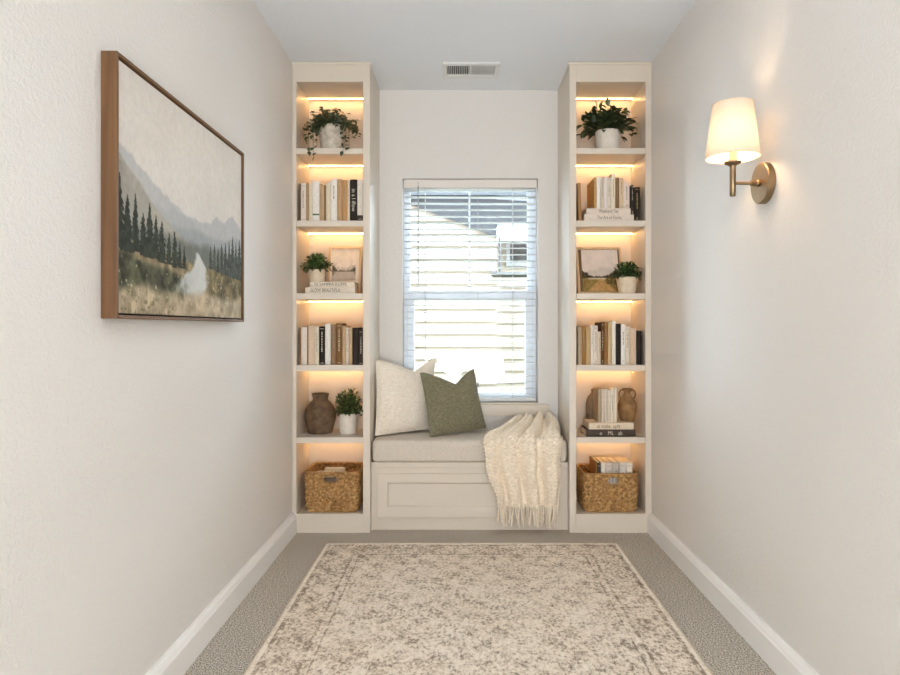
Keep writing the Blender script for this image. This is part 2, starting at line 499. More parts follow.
for j in range(NV + 1):
    r = rows[j]; a = rows[max(j - 1, 0)]; b2 = rows[min(j + 1, NV)]
    ty, tz = b2[0] - a[0], b2[1] - a[1]; L = math.hypot(ty, tz) + 1e-9
    ny, nz = tz / L, -ty / L          # outward: up on the seat, forward in the hang
    for i in range(NU + 1):
        u = i / NU
        p = pleat(u, arc[j]) * r[4]
        edge = -.020 * (max(0, abs(2 * u - 1) - .86) / .14) ** 2 * (1 if r[1] > .47 else .3)
        q = math.sin(2 * PI * arc[j] / .019 + PI * (int(u * 26) % 2)) * abs(math.sin(PI * u * 26)) ** .8
        d = p + edge + .0052 * q + .016
        pts[j, i] = (r[2] + (r[3] - r[2]) * u + .004 * math.sin(arc[j] * 30 + u * 9), r[0] + ny * d, r[1] + nz * d)
# keep the throw clear of cushion and bookcase
def clampp(p, on_seat=False):
    x, y, z = p
    x = min(x, NR - .012)
    if on_seat: z = max(z, CT + .014)
    else: y = min(y, .006)
    y = min(y, YB - .036)
    return (x, y, z)
mb = MB()
mb.grid(lambda u, v: clampp(pts[int(round(v * NV)), int(round(u * NU))], rows[int(round(v * NV))][0] > .012), NU, NV, flip=True)
M_KNIT = plain('cream_knit', rgb(244, 230, 210), .95, var=.07, vscale=60, bump=.4, bscale=500, spec=.1)
th = thing('throw_blanket', 'chunky cream knitted throw with fringe draped over the bench cushion', 'blanket', (X(530, .1), .1, CT))
ko = obj('knit', mb, M_KNIT, th, autosmooth=180)
m = ko.modifiers.new('solid', 'SOLIDIFY'); m.thickness = .009; m.offset = -1
for k in range(34):
    u = (k + .5) / 34
    p = Vector(clampp(pts[NV, int(u * NU)]))
    L = random.uniform(.085, .118); dx = random.uniform(-.014, .014)
    tm = MB()
    for s in range(3):
        ox = random.uniform(-.004, .004); sw = random.uniform(-.008, .008)
        ph = random.uniform(0, 6)
        pl = []
        for q in range(8):
            f_ = q / 7
            pl.append((p.x + ox * f_ * 1.6 + dx * f_ * f_ + sw * f_ * math.sin(f_ * 5 + ph) * .6, p.y + .004 * math.sin(f_ * 6 + ph) - .002 + .012 * (f_ > .0) * f_ * random.uniform(-.3, .3), max(.006, p.z + .012 - L * f_ - (.006 if s == 1 else 0) * f_)))
        tm.tube(pl, [.0030, .0034, .0026, .0027, .0026, .0025, .0023, .0012], 6)
    tm.sphere((p.x, p.y - .003, p.z + .002), .0058, 6)
    obj('tassel', tm, M_KNIT, th)

# ------------------------------------------------------------------ ceiling vent
vx0, vx1 = X(444.5, .09), X(498, .09)
vy0, vy1 = .035, .185
def cy(py): return 1.377 * FPX / (VPY - py) + CAMY
vy0, vy1 = cy(61.5), cy(77)
vx0, vx1 = (443 - 460) * 3.5 / FPX, (499 - 460) * 3.5 / FPX
ox0, ox1, oy0, oy1 = (447 - 460) * 3.5 / FPX, (495 - 460) * 3.5 / FPX, cy(64.2), cy(73.6)
xc = (470.5 - 460) * 3.5 / FPX
vt = thing('ceiling_vent', 'white ceiling air vent with two banks of louvres', 'vent', ((vx0 + vx1) / 2, (vy0 + vy1) / 2, CEIL))
zt, zb = CEIL - .0005, CEIL - .011
fm = MB()
fm.box(vx0, ox0, vy0, vy1, zb, zt); fm.box(ox1, vx1, vy0, vy1, zb, zt); fm.box(ox0, ox1, vy0, oy0, zb, zt); fm.box(ox0, ox1, oy1, vy1, zb, zt)
fm.box(xc - .006, xc + .006, oy0, oy1, zb, zt)
M_VENT = plain('vent_white', rgb(226, 226, 224), .4, var=.01)
bevel(obj('frame', fm, M_VENT, vt), .003)
obj('duct_backing', MB().box(ox0, ox1, oy0, oy1, zt - .0008, zt), plain('duct_dark', rgb(52, 56, 58), .7), vt)
for (a, b2, sgn) in ((ox0, xc - .006, -1), (xc + .006, ox1, 1)):
    n = 12
    lv = MB()
    for i in range(n):
        x = a + (i + .5) * (b2 - a) / n
        w = .0052
        hx = sgn * w * (.35 if sgn < 0 else .8)
        lv.add([(x - hx, oy0, zt - .001), (x + hx, oy0, zb + .001), (x + hx, oy1, zb + .001), (x - hx, oy1, zt - .001),
                (x - hx + .0012, oy0, zt - .001), (x + hx + .0012, oy0, zb + .001), (x + hx + .0012, oy1, zb + .001), (x - hx + .0012, oy1, zt - .001)],
               [(0, 1, 2, 3), (7, 6, 5, 4), (1, 5, 6, 2), (0, 4, 5, 1), (3, 2, 6, 7)])
    obj('louvres', lv, M_VENT, vt)

# ------------------------------------------------------------------ rug
RGX0, RGX1, RGY0, RGY1 = -.655, .768, -2.75, -.190
def rug_material():
    t = NT('faded_rug')
    sp = t.new('ShaderNodeSeparateXYZ'); t.link(t.tc.outputs['Object'], sp.inputs[0])
    x, y = sp.outputs[0], sp.outputs[1]
    hw = (RGX1 - RGX0) / 2; hl = (RGY1 - RGY0) / 2
    dx = t.math('SUBTRACT', hw, t.math('ABSOLUTE', x)); dy = t.math('SUBTRACT', hl, t.math('ABSOLUTE', y))
    d = t.math('MINIMUM', dx, dy)
    # distressed speckle, stretched along the weave
    mp = t.new('ShaderNodeMapping'); mp.inputs['Scale'].default_value = (1, .7, 1); t.link(t.tc.outputs['Object'], mp.inputs['Vector'])
    a = t.noise(88, 2, .6, mp.outputs[0]); b = t.noise(9, 4, .65); c = t.noise(210, 1, .5)
    vo = t.new('ShaderNodeTexVoronoi'); vo.inputs['Scale'].default_value = 17; t.link(t.tc.outputs['Object'], vo.inputs['Vector'])
    wx = t.math('SINE', t.math('MULTIPLY', x, 2 * PI / .118)); wy = t.math('SINE', t.math('MULTIPLY', y, 2 * PI / .150))
    orn = t.math('MULTIPLY', t.math('MULTIPLY', wx, wy), .026)
    s = t.math('ADD', t.math('MULTIPLY', a.outputs['Fac'], .54), t.math('MULTIPLY', b.outputs['Fac'], .22))
    s = t.math('ADD', s, t.math('MULTIPLY', c.outputs['Fac'], .24))
    s = t.math('ADD', s, orn)
    s = t.math('ADD', s, t.math('MULTIPLY', t.math('SUBTRACT', vo.outputs['Distance'], .4), .10))
    # border stripes
    def band(lo, hi):
        return t.math('MULTIPLY', t.math('GREATER_THAN', d, lo), t.math('LESS_THAN', d, hi))
    dark = t.math('ADD', band(.018, .034), t.math('ADD', band(.150, .162), band(.185, .192)))
    s = t.math('SUBTRACT', s, t.math('MULTIPLY', dark, .075))
    s = t.math('SUBTRACT', s, t.math('MULTIPLY', band(.034, .150), .024))
    s = t.math('ADD', s, t.math('MULTIPLY', t.math('LESS_THAN', d, .018), .08))
    r = t.ramp(s, [(.37, rgb(134, 121, 108)), (.43, rgb(182, 168, 152)), (.48, rgb(220, 207, 190)), (.56, rgb(244, 234, 220)), (.66, rgb(253, 246, 234))])
    tint = t.noise(1.6, 2)
    cc = t.mix(t.math('MULTIPLY', tint.outputs['Fac'], .34), r.outputs['Color'], rgb(214, 186, 152))
    t.link(cc, t.b.inputs['Base Color']); t.b.inputs['Roughness'].default_value = .95; t.b.inputs['Specular IOR Level'].default_value = .1
    h = t.math('ADD', c.outputs['Fac'], a.outputs['Fac']); t.bump(h, .35, .004)
    return t.m
rt = thing('area_rug', 'faded beige patterned rug lying on the taupe carpet before the bench', 'rug', ((RGX0 + RGX1) / 2, (RGY0 + RGY1) / 2, .0005))
def rugfn(u, v): return (RGX0 + u * (RGX1 - RGX0), RGY0 + v * (RGY1 - RGY0), .0075 + .0006 * math.sin(u * 19) * math.sin(v * 31))
rm = MB().grid(rugfn, 40, 60)
rm.box(RGX0, RGX1, RGY0, RGY1, .0005, .0072)
obj('woven_field', rm, rug_material(), rt)
M_RUGEDGE = plain('rug_binding', rgb(206, 192, 172), .95, var=.12, vscale=160, bump=.5, bscale=600, spec=.1)
for (a, b2) in (((RGX0, RGY0), (RGX1, RGY0)), ((RGX1, RGY0), (RGX1, RGY1)), ((RGX1, RGY1), (RGX0, RGY1)), ((RGX0, RGY1), (RGX0, RGY0))):
    obj('binding', MB().tube([(a[0], a[1], .0055), ((a[0] + b2[0]) / 2, (a[1] + b2[1]) / 2, .0055), (b2[0], b2[1], .0055)], .0048, 8), M_RUGEDGE, rt)

# ------------------------------------------------------------------ paint helpers (pictures)
def vnoise(u, v, fx, fy, seed):
    r = np.random.RandomState(seed); N = 64
    g_ = r.rand(N, N)
    x = u * fx; y = v * fy
    xi = np.floor(x).astype(int); yi = np.floor(y).astype(int); fx_ = x - xi; fy_ = y - yi
    fx_ = fx_ * fx_ * (3 - 2 * fx_); fy_ = fy_ * fy_ * (3 - 2 * fy_)
    def G(a, b): return g_[a % N, b % N]
    return (G(xi, yi) * (1 - fx_) + G(xi + 1, yi) * fx_) * (1 - fy_) + (G(xi, yi + 1) * (1 - fx_) + G(xi + 1, yi + 1) * fx_) * fy_
def fbm(u, v, f, seed, asp=1.0, o=4):
    s = 0; a = .5
    for k in range(o):
        s = s + a * vnoise(u, v, f * 2 ** k * asp, f * 2 ** k, seed + k); a *= .5
    return s / .94
def mixc(img, mask, col):
    m_ = np.clip(mask, 0, 1)[..., None]; return img * (1 - m_) + np.array(col, float) * m_
def sst(e0, e1, x): 
    t_ = np.clip((x - e0) / (e1 - e0), 0, 1); return t_ * t_ * (3 - 2 * t_)
def conifer(img, u, v, cu, top, base, w, col, seed):
    h = np.clip((v - top) / (base - top), 0, 1)
    jag = .55 + .45 * np.abs(np.sin((v - top) / (base - top) * 26 + 4 * vnoise(u, v, 60, 40, seed)))
    half = w * 1.45 * (h ** .85) * jag * (.55 + .9 * vnoise(u, v, 90, 60, seed + 3)) + .0016
    m_ = (np.abs(u - cu) < half) & (v > top) & (v < base)
    tone = .8 + .5 * vnoise(u, v, 70, 50, seed + 7)
    c = np.array(col, float)[None, None, :] * tone[..., None]
    return np.where(m_[..., None], c, img)

def paint_large(W, H):
    v, u = np.meshgrid(np.linspace(0, 1, H), np.linspace(0, 1, W), indexing='ij')
    n1 = fbm(u, v, 5, 1, 1.4); n2 = fbm(u, v, 24, 20, 1.4); n3 = fbm(u, v, 60, 40, 1.4, 2)
    img = np.zeros((H, W, 3)) + np.array((222, 215, 206.))
    img += ((n1 - .5) * 14)[..., None]
    img = mixc(img, sst(.30, .55, v) * .35, (206, 203, 200))
    # far ridges
    rr = .50 - .10 * np.exp(-((u - .90) / .10) ** 2) - .05 * np.exp(-((u - .72) / .05) ** 2) + .06 * (fbm(u, v * 0, 14, 60) - .5)
    img = mixc(img, sst(-.004, .012, v - rr) * .75, (178, 180, 181))
    r2 = .40 + .20 * np.clip((u - .18) / .5, -.5, 1) + .06 * (fbm(u, v * 0, 18, 66) - .5)
    img = mixc(img, sst(-.004, .014, v - r2) * .7, (176, 178, 178))
    r3 = .56 - .04 * np.exp(-((u - .95) / .12) ** 2) + .05 * (fbm(u, v * 0, 10, 71) - .5)
    img = mixc(img, sst(-.01, .03, v - r3) * .6, (150, 156, 156))
    # near hillside, falling from the left edge
    hl = .355 + .16 * np.clip(u / .22, 0, 1) + .19 * np.clip((u - .22) / .36, 0, 2) + .02 * (fbm(u, v * 0, 16, 80) - .5)
    hm = sst(-.003, .01, v - hl)
    hc = np.array((165, 160, 150.)) * (.88 + .24 * n1)[..., None]
    img = img * (1 - hm[..., None]) + hc * hm[..., None]
    img = mixc(img, hm * sst(.18, .0, v - hl) * .4 * (n2 > .46), (186, 176, 158))
    # misty dark forest behind the river
    fm_ = sst(.60, .66, v + .05 * (n2 - .5)) 
    img = mixc(img, fm_ * .85, (108, 112, 104))
    # meadow slopes
    gl = .665 + .10 * u * 1.2 + .03 * (n1 - .5)
    gm = sst(0, .03, v - gl) * (u < .62)
    grass = np.array((150, 134, 104.)) * (.55 + .85 * n2)[..., None]
    img = img * (1 - gm[..., None]) + grass * gm[..., None]
    # river
    cen = .53 + .035 * np.sin((v - .66) * 16); wid = .006 + 2.5 * np.clip(v - .66, 0, .22) ** 1.6
    rm_ = sst(.012, -.006, np.abs(u - cen) - wid + .07 * (n2 - .5) * sst(.68, .78, v)) * sst(.665, .685, v) * sst(.93, .87, v)
    wat = np.array((206, 208, 204.)) * (.92 + .14 * n1)[..., None]
    img = img * (1 - rm_[..., None]) + wat * rm_[..., None]
    img = mixc(img, rm_ * sst(.12, .0, np.abs(u - cen) - .0) * .0, (150, 150, 150))
    # right bank
    bm_ = sst(0, .03, v - (.72 + .04 * (n1 - .5))) * sst(.60, .66, u + .08 * (n2 - .5) + .08 * (v - .8)) * sst(.93, .88, v)
    bc = np.array((124, 112, 80.)) * (.5 + .95 * n2)[..., None]
    img = img * (1 - bm_[..., None]) + bc * bm_[..., None]
    # left bushes
    lb = sst(.0, .04, v - (.74 + .20 * np.clip(u - .12, 0, 1) + .05 * (n1 - .5))) * sst(.46, .34, u + .10 * (n2 - .5)) * sst(.97, .88, v + .06 * (n1 - .5))
    lc = np.array((82, 82, 62.)) * (.25 + 1.35 * n2)[..., None]
    img = img * (1 - lb[..., None]) + lc * lb[..., None]
    # foreground grass
    fg = sst(.86, .92, v + .06 * (n1 - .5) - .05 * (u < .0))
    fc = np.array((192, 174, 146.)) * (.72 + .5 * n2)[..., None]
    img = img * (1 - fg[..., None] * .9) + fc * fg[..., None] * .9
    img = mixc(img, fg * (u < .35) * (n3 > .52) * .7, (110, 108, 72))
    img = mixc(img, (v > .76) * (n3 > .66) * .7, (220, 206, 176))
    # conifers
    tr = [(.012, .44, .74, .030), (.055, .52, .75, .030), (.10, .50, .74, .022), (.145, .57, .75, .024), (.185, .515, .755, .030), (.225, .56, .75, .022), (.265, .575, .765, .026),
          (.315, .615, .765, .018), (.355, .60, .775, .020), (.395, .64, .77, .014), (.43, .66, .77, .012)]
    for k, (a, b_, c_, w) in enumerate(tr): img = conifer(img, u, v, a, b_, c_, w, (50, 54, 44), 100 + k * 5)
    tr = [(.66, .62, .74, .014), (.70, .60, .74, .014), (.735, .615, .75, .014), (.775, .585, .75, .018), (.815, .57, .755, .018), (.855, .55, .76, .022), (.895, .52, .765, .024), (.935, .545, .765, .022), (.975, .52, .77, .026)]
    for k, (a, b_, c_, w) in enumerate(tr): img = conifer(img, u, v, a, b_, c_, w, (70, 76, 68), 200 + k * 5)
    img += ((n3 - .5) * 16)[..., None]
    return np.clip(img, 0, 255)

def paint_lake(W, H):
    v, u = np.meshgrid(np.linspace(0, 1, H), np.linspace(0, 1, W), indexing='ij')
    n1 = fbm(u, v, 5, 3); n2 = fbm(u, v, 16, 30)
    img = np.zeros((H, W, 3)) + np.array((240, 226, 208.)); img += ((n1 - .5) * 16)[..., None]
    r = .69 - .15 * np.exp(-((u - .02) / .16) ** 2) - .09 * np.exp(-((u - 1) / .22) ** 2) + .10 * (n2 - .5)
    img = mixc(img, sst(-.04, .05, v - r + .10 + .06 * (n1 - .5)) * .45, (176, 165, 152))
    img = mixc(img, sst(-.02, .03, v - r) * (v < .75) * .9, (92, 84, 70))
    img = mixc(img, sst(.71, .74, v), (196, 184, 168))
    sh = sst(.24, .12, np.abs(u - .0) + .06 + .9 * (v - .74) + .25 * (n2 - .5)) + sst(.26, .12, np.abs(u - 1) + .08 + .9 * (v - .74) + .25 * (n2 - .5))
    img = mixc(img, np.clip(sh, 0, 1) * (v > .73) * .7, (120, 110, 90))
    img += ((n2 - .5) * 20)[..., None]
    return np.clip(img, 0, 255)

def paint_path(W, H):
    v, u = np.meshgrid(np.linspace(0, 1, H), np.linspace(0, 1, W), indexing='ij')
    n1 = fbm(u, v, 5, 5); n2 = fbm(u, v, 18, 50)
    img = np.zeros((H, W, 3)) + np.array((232, 216, 202.)); img += ((n1 - .5) * 20)[..., None]
    r = .50 - .09 * np.exp(-((u - .60) / .22) ** 2) + .08 * (n1 - .5) + .05 * (n2 - .5)
    img = mixc(img, sst(-.02, .08, v - r) * .5, (186, 174, 162))
    r = .635 - .13 * np.exp(-((u - .0) / .18) ** 2) - .15 * np.exp(-((u - .92) / .16) ** 2) + .10 * (n2 - .5)
    img = mixc(img, sst(-.01, .02, v - r), (74, 66, 48))
    img = mixc(img, sst(.67, .70, v), (146, 122, 68))
    img = mixc(img, sst(.67, .69, v) * sst(.74, .70, v) * sst(.30, .20, np.abs(u - .42) + .2 * (n2 - .5)), (212, 190, 158))
    pth = sst(.04, -.02, np.abs(u - .50 - .05 * (v - .7)) - .02 - 1.25 * np.clip(v - .71, 0, 1) + .05 * (n2 - .5)) * (v > .70)
    img = mixc(img, pth, (190, 146, 88))
    img = mixc(img, (v > .68) * (v < .84) * sst(.62, .72, u + .05 * n2) * (n2 > .40) * .85, (92, 72, 38))
    img += ((n2 - .5) * 48)[..., None] * np.clip((v - .5) * 8, .25, 1)[..., None]
    return np.clip(img, 0, 255)

def paint_material(name):
    t = NT(name)
    a = t.new('ShaderNodeAttribute'); a.attribute_name = 'paint'
    t.link(a.outputs['Color'], t.b.inputs['Base Color']); t.b.inputs['Roughness'].default_value = .7
    t.b.inputs['Specular IOR Level'].default_value = .2
    n = t.noise(700, 2); t.bump(n.outputs['Fac'], .15, .001)
    return t.m
M_PAINT = paint_material('painted_canvas')
def picture_surface(name, img, fn, parent, local=False):
    H, W, _ = img.shape
    mb = MB().grid(lambda u, v: fn(u, v), W - 1, H - 1)
    o = obj(name, mb, M_PAINT, parent, local)
    c = img.reshape(-1, 3) / 255.0
    c = np.where(c <= .04045, c / 12.92, ((c + .055) / 1.055) ** 2.4)
    at = o.data.color_attributes.new('paint', 'FLOAT_COLOR', 'POINT')
    at.data.foreach_set('color', np.concatenate([c, np.ones((len(c), 1))], 1).astype(np.float32).ravel())
    return o

def wood_material(name, c1, c2, axis=2, scale=1.0):
    t = NT(name)
    mp = t.new('ShaderNodeMapping'); s = [60.0, 60.0, 60.0]; s[axis] = 3.0
    mp.inputs['Scale'].default_value = tuple(q * scale for q in s); t.link(t.tc.outputs['Object'], mp.inputs['Vector'])
    n = t.noise(1.0, 4, .6, mp.outputs[0])
    r = t.ramp(n.outputs['Fac'], [(.3, c1), (.7, c2)]); t.link(r.outputs['Color'], t.b.inputs['Base Color'])
    t.b.inputs['Roughness'].default_value = .5; t.bump(n.outputs['Fac'], .12, .001)
    return t.m
W1, W2 = rgb(88, 58, 30), rgb(118, 82, 46)
M_WOODV = wood_material('walnut_upright', W1, W2, 2)
M_WOODH = wood_material('walnut_rail', W1, W2, 1)
# ---- the framed landscape on the painting wall
py0, py1, pz0, pz1 = -1.812, -.876, 1.083, 1.731
pf = .040; ft = .009
pt = thing('landscape_painting', 'large wood framed painting of conifers, misty mountains and a stream', 'painting', (WL, (py0 + py1) / 2, pz0))
xw, xf = WL + .0005, WL + pf
for (a, b2) in ((py0, py0 + ft), (py1 - ft, py1)):
    bevel(obj('frame_upright', MB().box(xw, xf, a, b2, pz0, pz1), M_WOODV, pt), .0012)
for (a, b2) in ((pz0, pz0 + ft), (pz1 - ft, pz1)):
    bevel(obj('frame_rail', MB().box(xw, xf, py0 + ft, py1 - ft, a, b2), M_WOODH, pt), .0012)
obj('backing', MB().box(xw, WL + .018, py0 + ft, py1 - ft, pz0 + ft, pz1 - ft), plain('frame_backing', rgb(60, 50, 42), .8), pt)
gp = .005
cy0, cy1, cz0, cz1 = py0 + ft + gp, py1 - ft - gp, pz0 + ft + gp, pz1 - ft - gp
can = obj('canvas_edge', MB().box(WL + .018, WL + .0325, cy0, cy1, cz0, cz1), plain('canvas_side', rgb(205, 196, 182), .8), pt)
picture_surface('canvas', paint_large(300, 208), lambda u, v: (WL + .0330, cy0 + u * (cy1 - cy0), cz1 + v * (cz0 - cz1)), pt)

# ------------------------------------------------------------------ sconce
SY = -1.275
SZ = 1.528
BR = plain('aged_brass', rgb(146, 124, 96), .40, 1.0, var=.10, vscale=40)
sx = .882
sc_ = thing('wall_sconce', 'lit brass wall sconce with a tapered fabric shade', 'wall lamp', (WR, SY, SZ))
def discx(x0, x1, r, y, z, n=48):
    """disc lying on the wall, axis along x"""
    b_ = .003
    prof = [(r - b_, 0), (r, b_), (r, (x0 - x1) - b_), (r - b_, x0 - x1), (0.001, x0 - x1)]
    mb = MB().lathe(prof, (0, 0, 0), n, cap0=True, cap1=True)
    mb.v = [(x0 - p[2], y + p[1], z + p[0]) for p in mb.v]
    return mb
obj('wall_plate', discx(WR - .0005, WR - .024, .066, SY, SZ), BR, sc_)
am = MB().tube([(WR - .02, SY, SZ), (sx, SY, SZ)], .0055, 14)
kn = discx(WR - .024, WR - .034, .012, SY, SZ, 20); am.add(kn.v, kn.f, 0, True)
am.tube([(WR - .036, SY, SZ), (WR - .052, SY, SZ)], .009, 14)
obj('arm', am, BR, sc_)
obj('stem', MB().lathe([(.008, -.042), (.0095, -.040), (.0095, .048), (.0095, .052), (.011, .056), (.024, .063), (.026, .066), (.026, .069), (.012, .071)], (sx, SY, SZ), 28), BR, sc_)
obj('candle_sleeve', MB().lathe([(.012, .070), (.012, .118), (.010, .120)], (sx, SY, SZ), 20), plain('candle_sleeve', rgb(240, 214, 170), .5), sc_)
def emis(name, col, st):
    t = NT(name); t.n.remove(t.b); e = t.new('ShaderNodeEmission'); e.inputs['Color'].default_value = col; e.inputs['Strength'].default_value = st
    t.link(e.outputs[0], t.out.inputs['Surface']); return t.m
bz = SZ + .150
obj('bulb', MB().sphere((sx, SY, bz), .019, 12, sc=(1, 1, 1.3)), emis('warm_bulb', (1, .69, .42, 1), 135.0), sc_)
def shade_material():
    t = NT('shade_linen'); t.n.remove(t.b)
    d = t.new('ShaderNodeBsdfDiffuse'); tr = t.new('ShaderNodeBsdfTranslucent'); mx = t.new('ShaderNodeMixShader')
    n = t.noise(500, 2); r = t.ramp(n.outputs['Fac'], [(.3, rgb(236, 224, 205)), (.7, rgb(246, 237, 222))])
    t.link(r.outputs['Color'], d.inputs['Color'])
    tr.inputs['Color'].default_value = (.21, .18, .14, 1)
    mx.inputs[0].default_value = .38
    t.link(d.outputs[0], mx.inputs[1]); t.link(tr.outputs[0], mx.inputs[2]); t.link(mx.outputs[0], t.out.inputs['Surface']); return t.m
shz0, shz1 = Z(157.5, SY), Z(104.5, SY)
def prof_sh(u, v):
    a = 2 * PI * u; r = .083 + (.0625 - .083) * v
    return (sx + r * math.cos(a), SY + r * math.sin(a), shz0 + v * (shz1 - shz0))
shd = obj('shade', MB().grid(prof_sh, 64, 8), shade_material(), sc_)
for (r, z) in ((.083, shz0), (.0625, shz1)):
    ring = MB(); ring.tube([(sx + r * math.cos(2 * PI * k / 48), SY + r * math.sin(2 * PI * k / 48), z) for k in range(48)], .0016, 6, closed=True)
    obj('shade_trim', ring, plain('shade_trim', rgb(214, 196, 170), .8), shd)
sp = MB()
for k in range(3):
    a = 2 * PI * k / 3 + .5
    sp.tube([(sx + .012 * math.cos(a), SY + .012 * math.sin(a), shz1 - .02), (sx + .062 * math.cos(a), SY + .062 * math.sin(a), shz1 - .004)], .0012, 6)
obj('shade_spider', sp, BR, shd)

# ------------------------------------------------------------------ books
_bm = {}
def cover_mat(c):
    k = 'cloth_%d_%d_%d' % c
    if k not in _bm: _bm[k] = plain(k, rgb(*c), .72, var=.08, vscale=90, bump=.15, bscale=600, spec=.2)
    return _bm[k]
M_PAGE = plain('page_block', rgb(232, 218, 192), .85, var=.06, vscale=120)
M_INKD = plain('ink_dark', rgb(150, 136, 118), .7)
M_INKT = plain('ink_title', rgb(104, 94, 82), .7)
M_INKL = plain('ink_pale', rgb(206, 196, 180), .7)
M_INKG = plain('ink_gilt', rgb(176, 142, 92), .5)
_font = {}
def text_mesh(txt, size, width):
    cu_ = bpy.data.curves.new('title', 'FONT'); cu_.body = txt; cu_.size = size; cu_.align_x = 'CENTER'; cu_.align_y = 'CENTER'
    o = bpy.data.objects.new('title_tmp', cu_); COL.objects.link(o)
    bpy.context.view_layer.update()
    dg = bpy.context.evaluated_depsgraph_get()
    me = bpy.data.meshes.new_from_object(o.evaluated_get(dg))
    vs = [v.co.copy() for v in me.vertices]; fs = [tuple(p.vertices) for p in me.polygons]
    bpy.data.objects.remove(o); bpy.data.meshes.remove(me); bpy.data.curves.remove(cu_)
    if vs:
        w = max(v.x for v in vs) - min(v.x for v in vs); k = width / max(w, 1e-6)
        cx = (max(v.x for v in vs) + min(v.x for v in vs)) / 2
        vs = [Vector(((v.x - cx) * k, v.y, 0)) for v in vs]
    return vs, fs
def make_book(t, h, d, loc, col, label, group, rot=None, title=None, ink=None, marks=1, twidth=.6, tpos=.5, band=None):
    """spine faces -y; x is thickness, z height. Origin at the middle of the spine foot."""
    b_ = thing('book', label, 'book', loc, rot, group)
    ct = min(.0022, t * .16)
    mb = MB()
    mb.box(-t / 2, -t / 2 + ct, .003, d, 0, h); mb.box(t / 2 - ct, t / 2, .003, d, 0, h)
    n = 6; rows_ = []
    for k in range(n + 1):
        a = -1 + 2 * k / n
        rows_.append((a * t / 2, .003 - .0035 * (1 - a * a)))
    vv = []
    for (x, y) in rows_: vv += [(x, y, 0), (x, y, h)]
    for (x, y) in rows_: vv += [(x * .94, y + ct + .0012, 0), (x * .94, y + ct + .0012, h)]
    o2 = 2 * (n + 1); ff = []
    for k in range(n):
        a, c = 2 * k, 2 * (k + 1)
        ff += [(a, c, c + 1, a + 1), (o2 + a + 1, o2 + c + 1, o2 + c, o2 + a), (a + 1, c + 1, o2 + c + 1, o2 + a + 1), (c, a, o2 + a, o2 + c)]
    mb.add(vv, ff, 0, True)
    cv_ = obj('cover', mb, cover_mat(col), b_, True)
    pg = MB().box(-t / 2 + ct, t / 2 - ct, .004, d - .004, .003, h - .003)
    obj('pages', pg, M_PAGE, b_, True)
    if ink is None: ink = M_INKL if sum(col) < 300 else M_INKD
    yy = -.0012
    if band:
        bc_, z0, z1 = band
        mbb = MB(); vv = []
        for (x, y) in rows_: vv += [(x, y - .0006, z0), (x, y - .0006, z1)]
        mbb.add(vv, [(2 * k, 2 * k + 2, 2 * k + 3, 2 * k + 1) for k in range(n)], 0, True)
        obj('spine_label', mbb, cover_mat(bc_), cv_, True)
        yy = -.0018
    if title:
        vs, fs = text_mesh(title, t * .80, h * twidth)
        mbt = MB(); mbt.add([(v.y, yy, h * (1 - tpos) - v.x) for v in vs], fs)
        obj('lettering', mbt, ink if ink is not M_INKD else M_INKT, cv_, True)
    elif marks and t > .009 and random.random() < .75:
        mbt = MB(); w = t * .13
        z = h * random.uniform(.80, .88)
        for q in range(random.randint(7, 15)):
            l = random.uniform(.003, .008); z -= l + random.uniform(.0015, .005)
            if z < h * .32: break
            a_ = w * random.uniform(.5, 1.0)
            mbt.add([(-a_, yy, z), (a_, yy, z), (a_, yy, z + l), (-a_, yy, z + l)], [(0, 1, 2, 3)])
        if random.random() < .4:
            zz = h * .08
            mbt.add([(-w, yy, zz), (w, yy, zz), (w, yy, zz + .005), (-w, yy, zz + .005)], [(0, 1, 2, 3)])
        if sum(col) < 300 or random.random() < .35:
            for q in (.04, .93):
                mbt.add([(-t * .36, yy + .0006, h * q), (t * .36, yy + .0006, h * q), (t * .36, yy + .0006, h * q + .002), (-t * .36, yy + .0006, h * q + .002)], [(0, 1, 2, 3)])
        obj('lettering', mbt, ink, cv_, True)
    return b_
ORD = ['first', 'second', 'third', 'fourth', 'fifth', 'sixth', 'seventh', 'eighth', 'ninth', 'tenth', 'eleventh', 'twelfth', 'thirteenth', 'fourteenth', 'fifteenth']
def upright_row(spec, px_of, py_of, base_z, ys, names, where, group, **kw):
    """spec rows: (x0, x1, top, colour, colour word, extra)"""
    for k, s in enumerate(spec):
        x0, x1, top, col, word = s[:5]; ex = s[5] if len(s) > 5 else {}
        y = ys + ex.pop('dy', random.uniform(0, .006))
        a, b2 = X(px_of(x0), y), X(px_of(x1), y)
        bz_ = ex.pop('base', base_z)
        h = Z(py_of(top), y) - bz_
        d = ex.pop('d', random.uniform(.125, .165))
        lean = ex.pop('lean', 0.0)
        make_book(b2 - a - .0006, h, d, ((a + b2) / 2, y, bz_ + .0003), col, '%s upright book, %s' % (word, where % ORD[k]), group,
                  rot=(0, lean, 0) if lean else None, **ex)
IV, CR, PK, TN, OT, BRN, GB, BK, CB = (232, 226, 216), (222, 208, 184), (224, 210, 196), (196, 166, 128), (192, 146, 98), (152, 118, 84), (132, 96, 56), (46, 38, 32), (66, 54, 44)
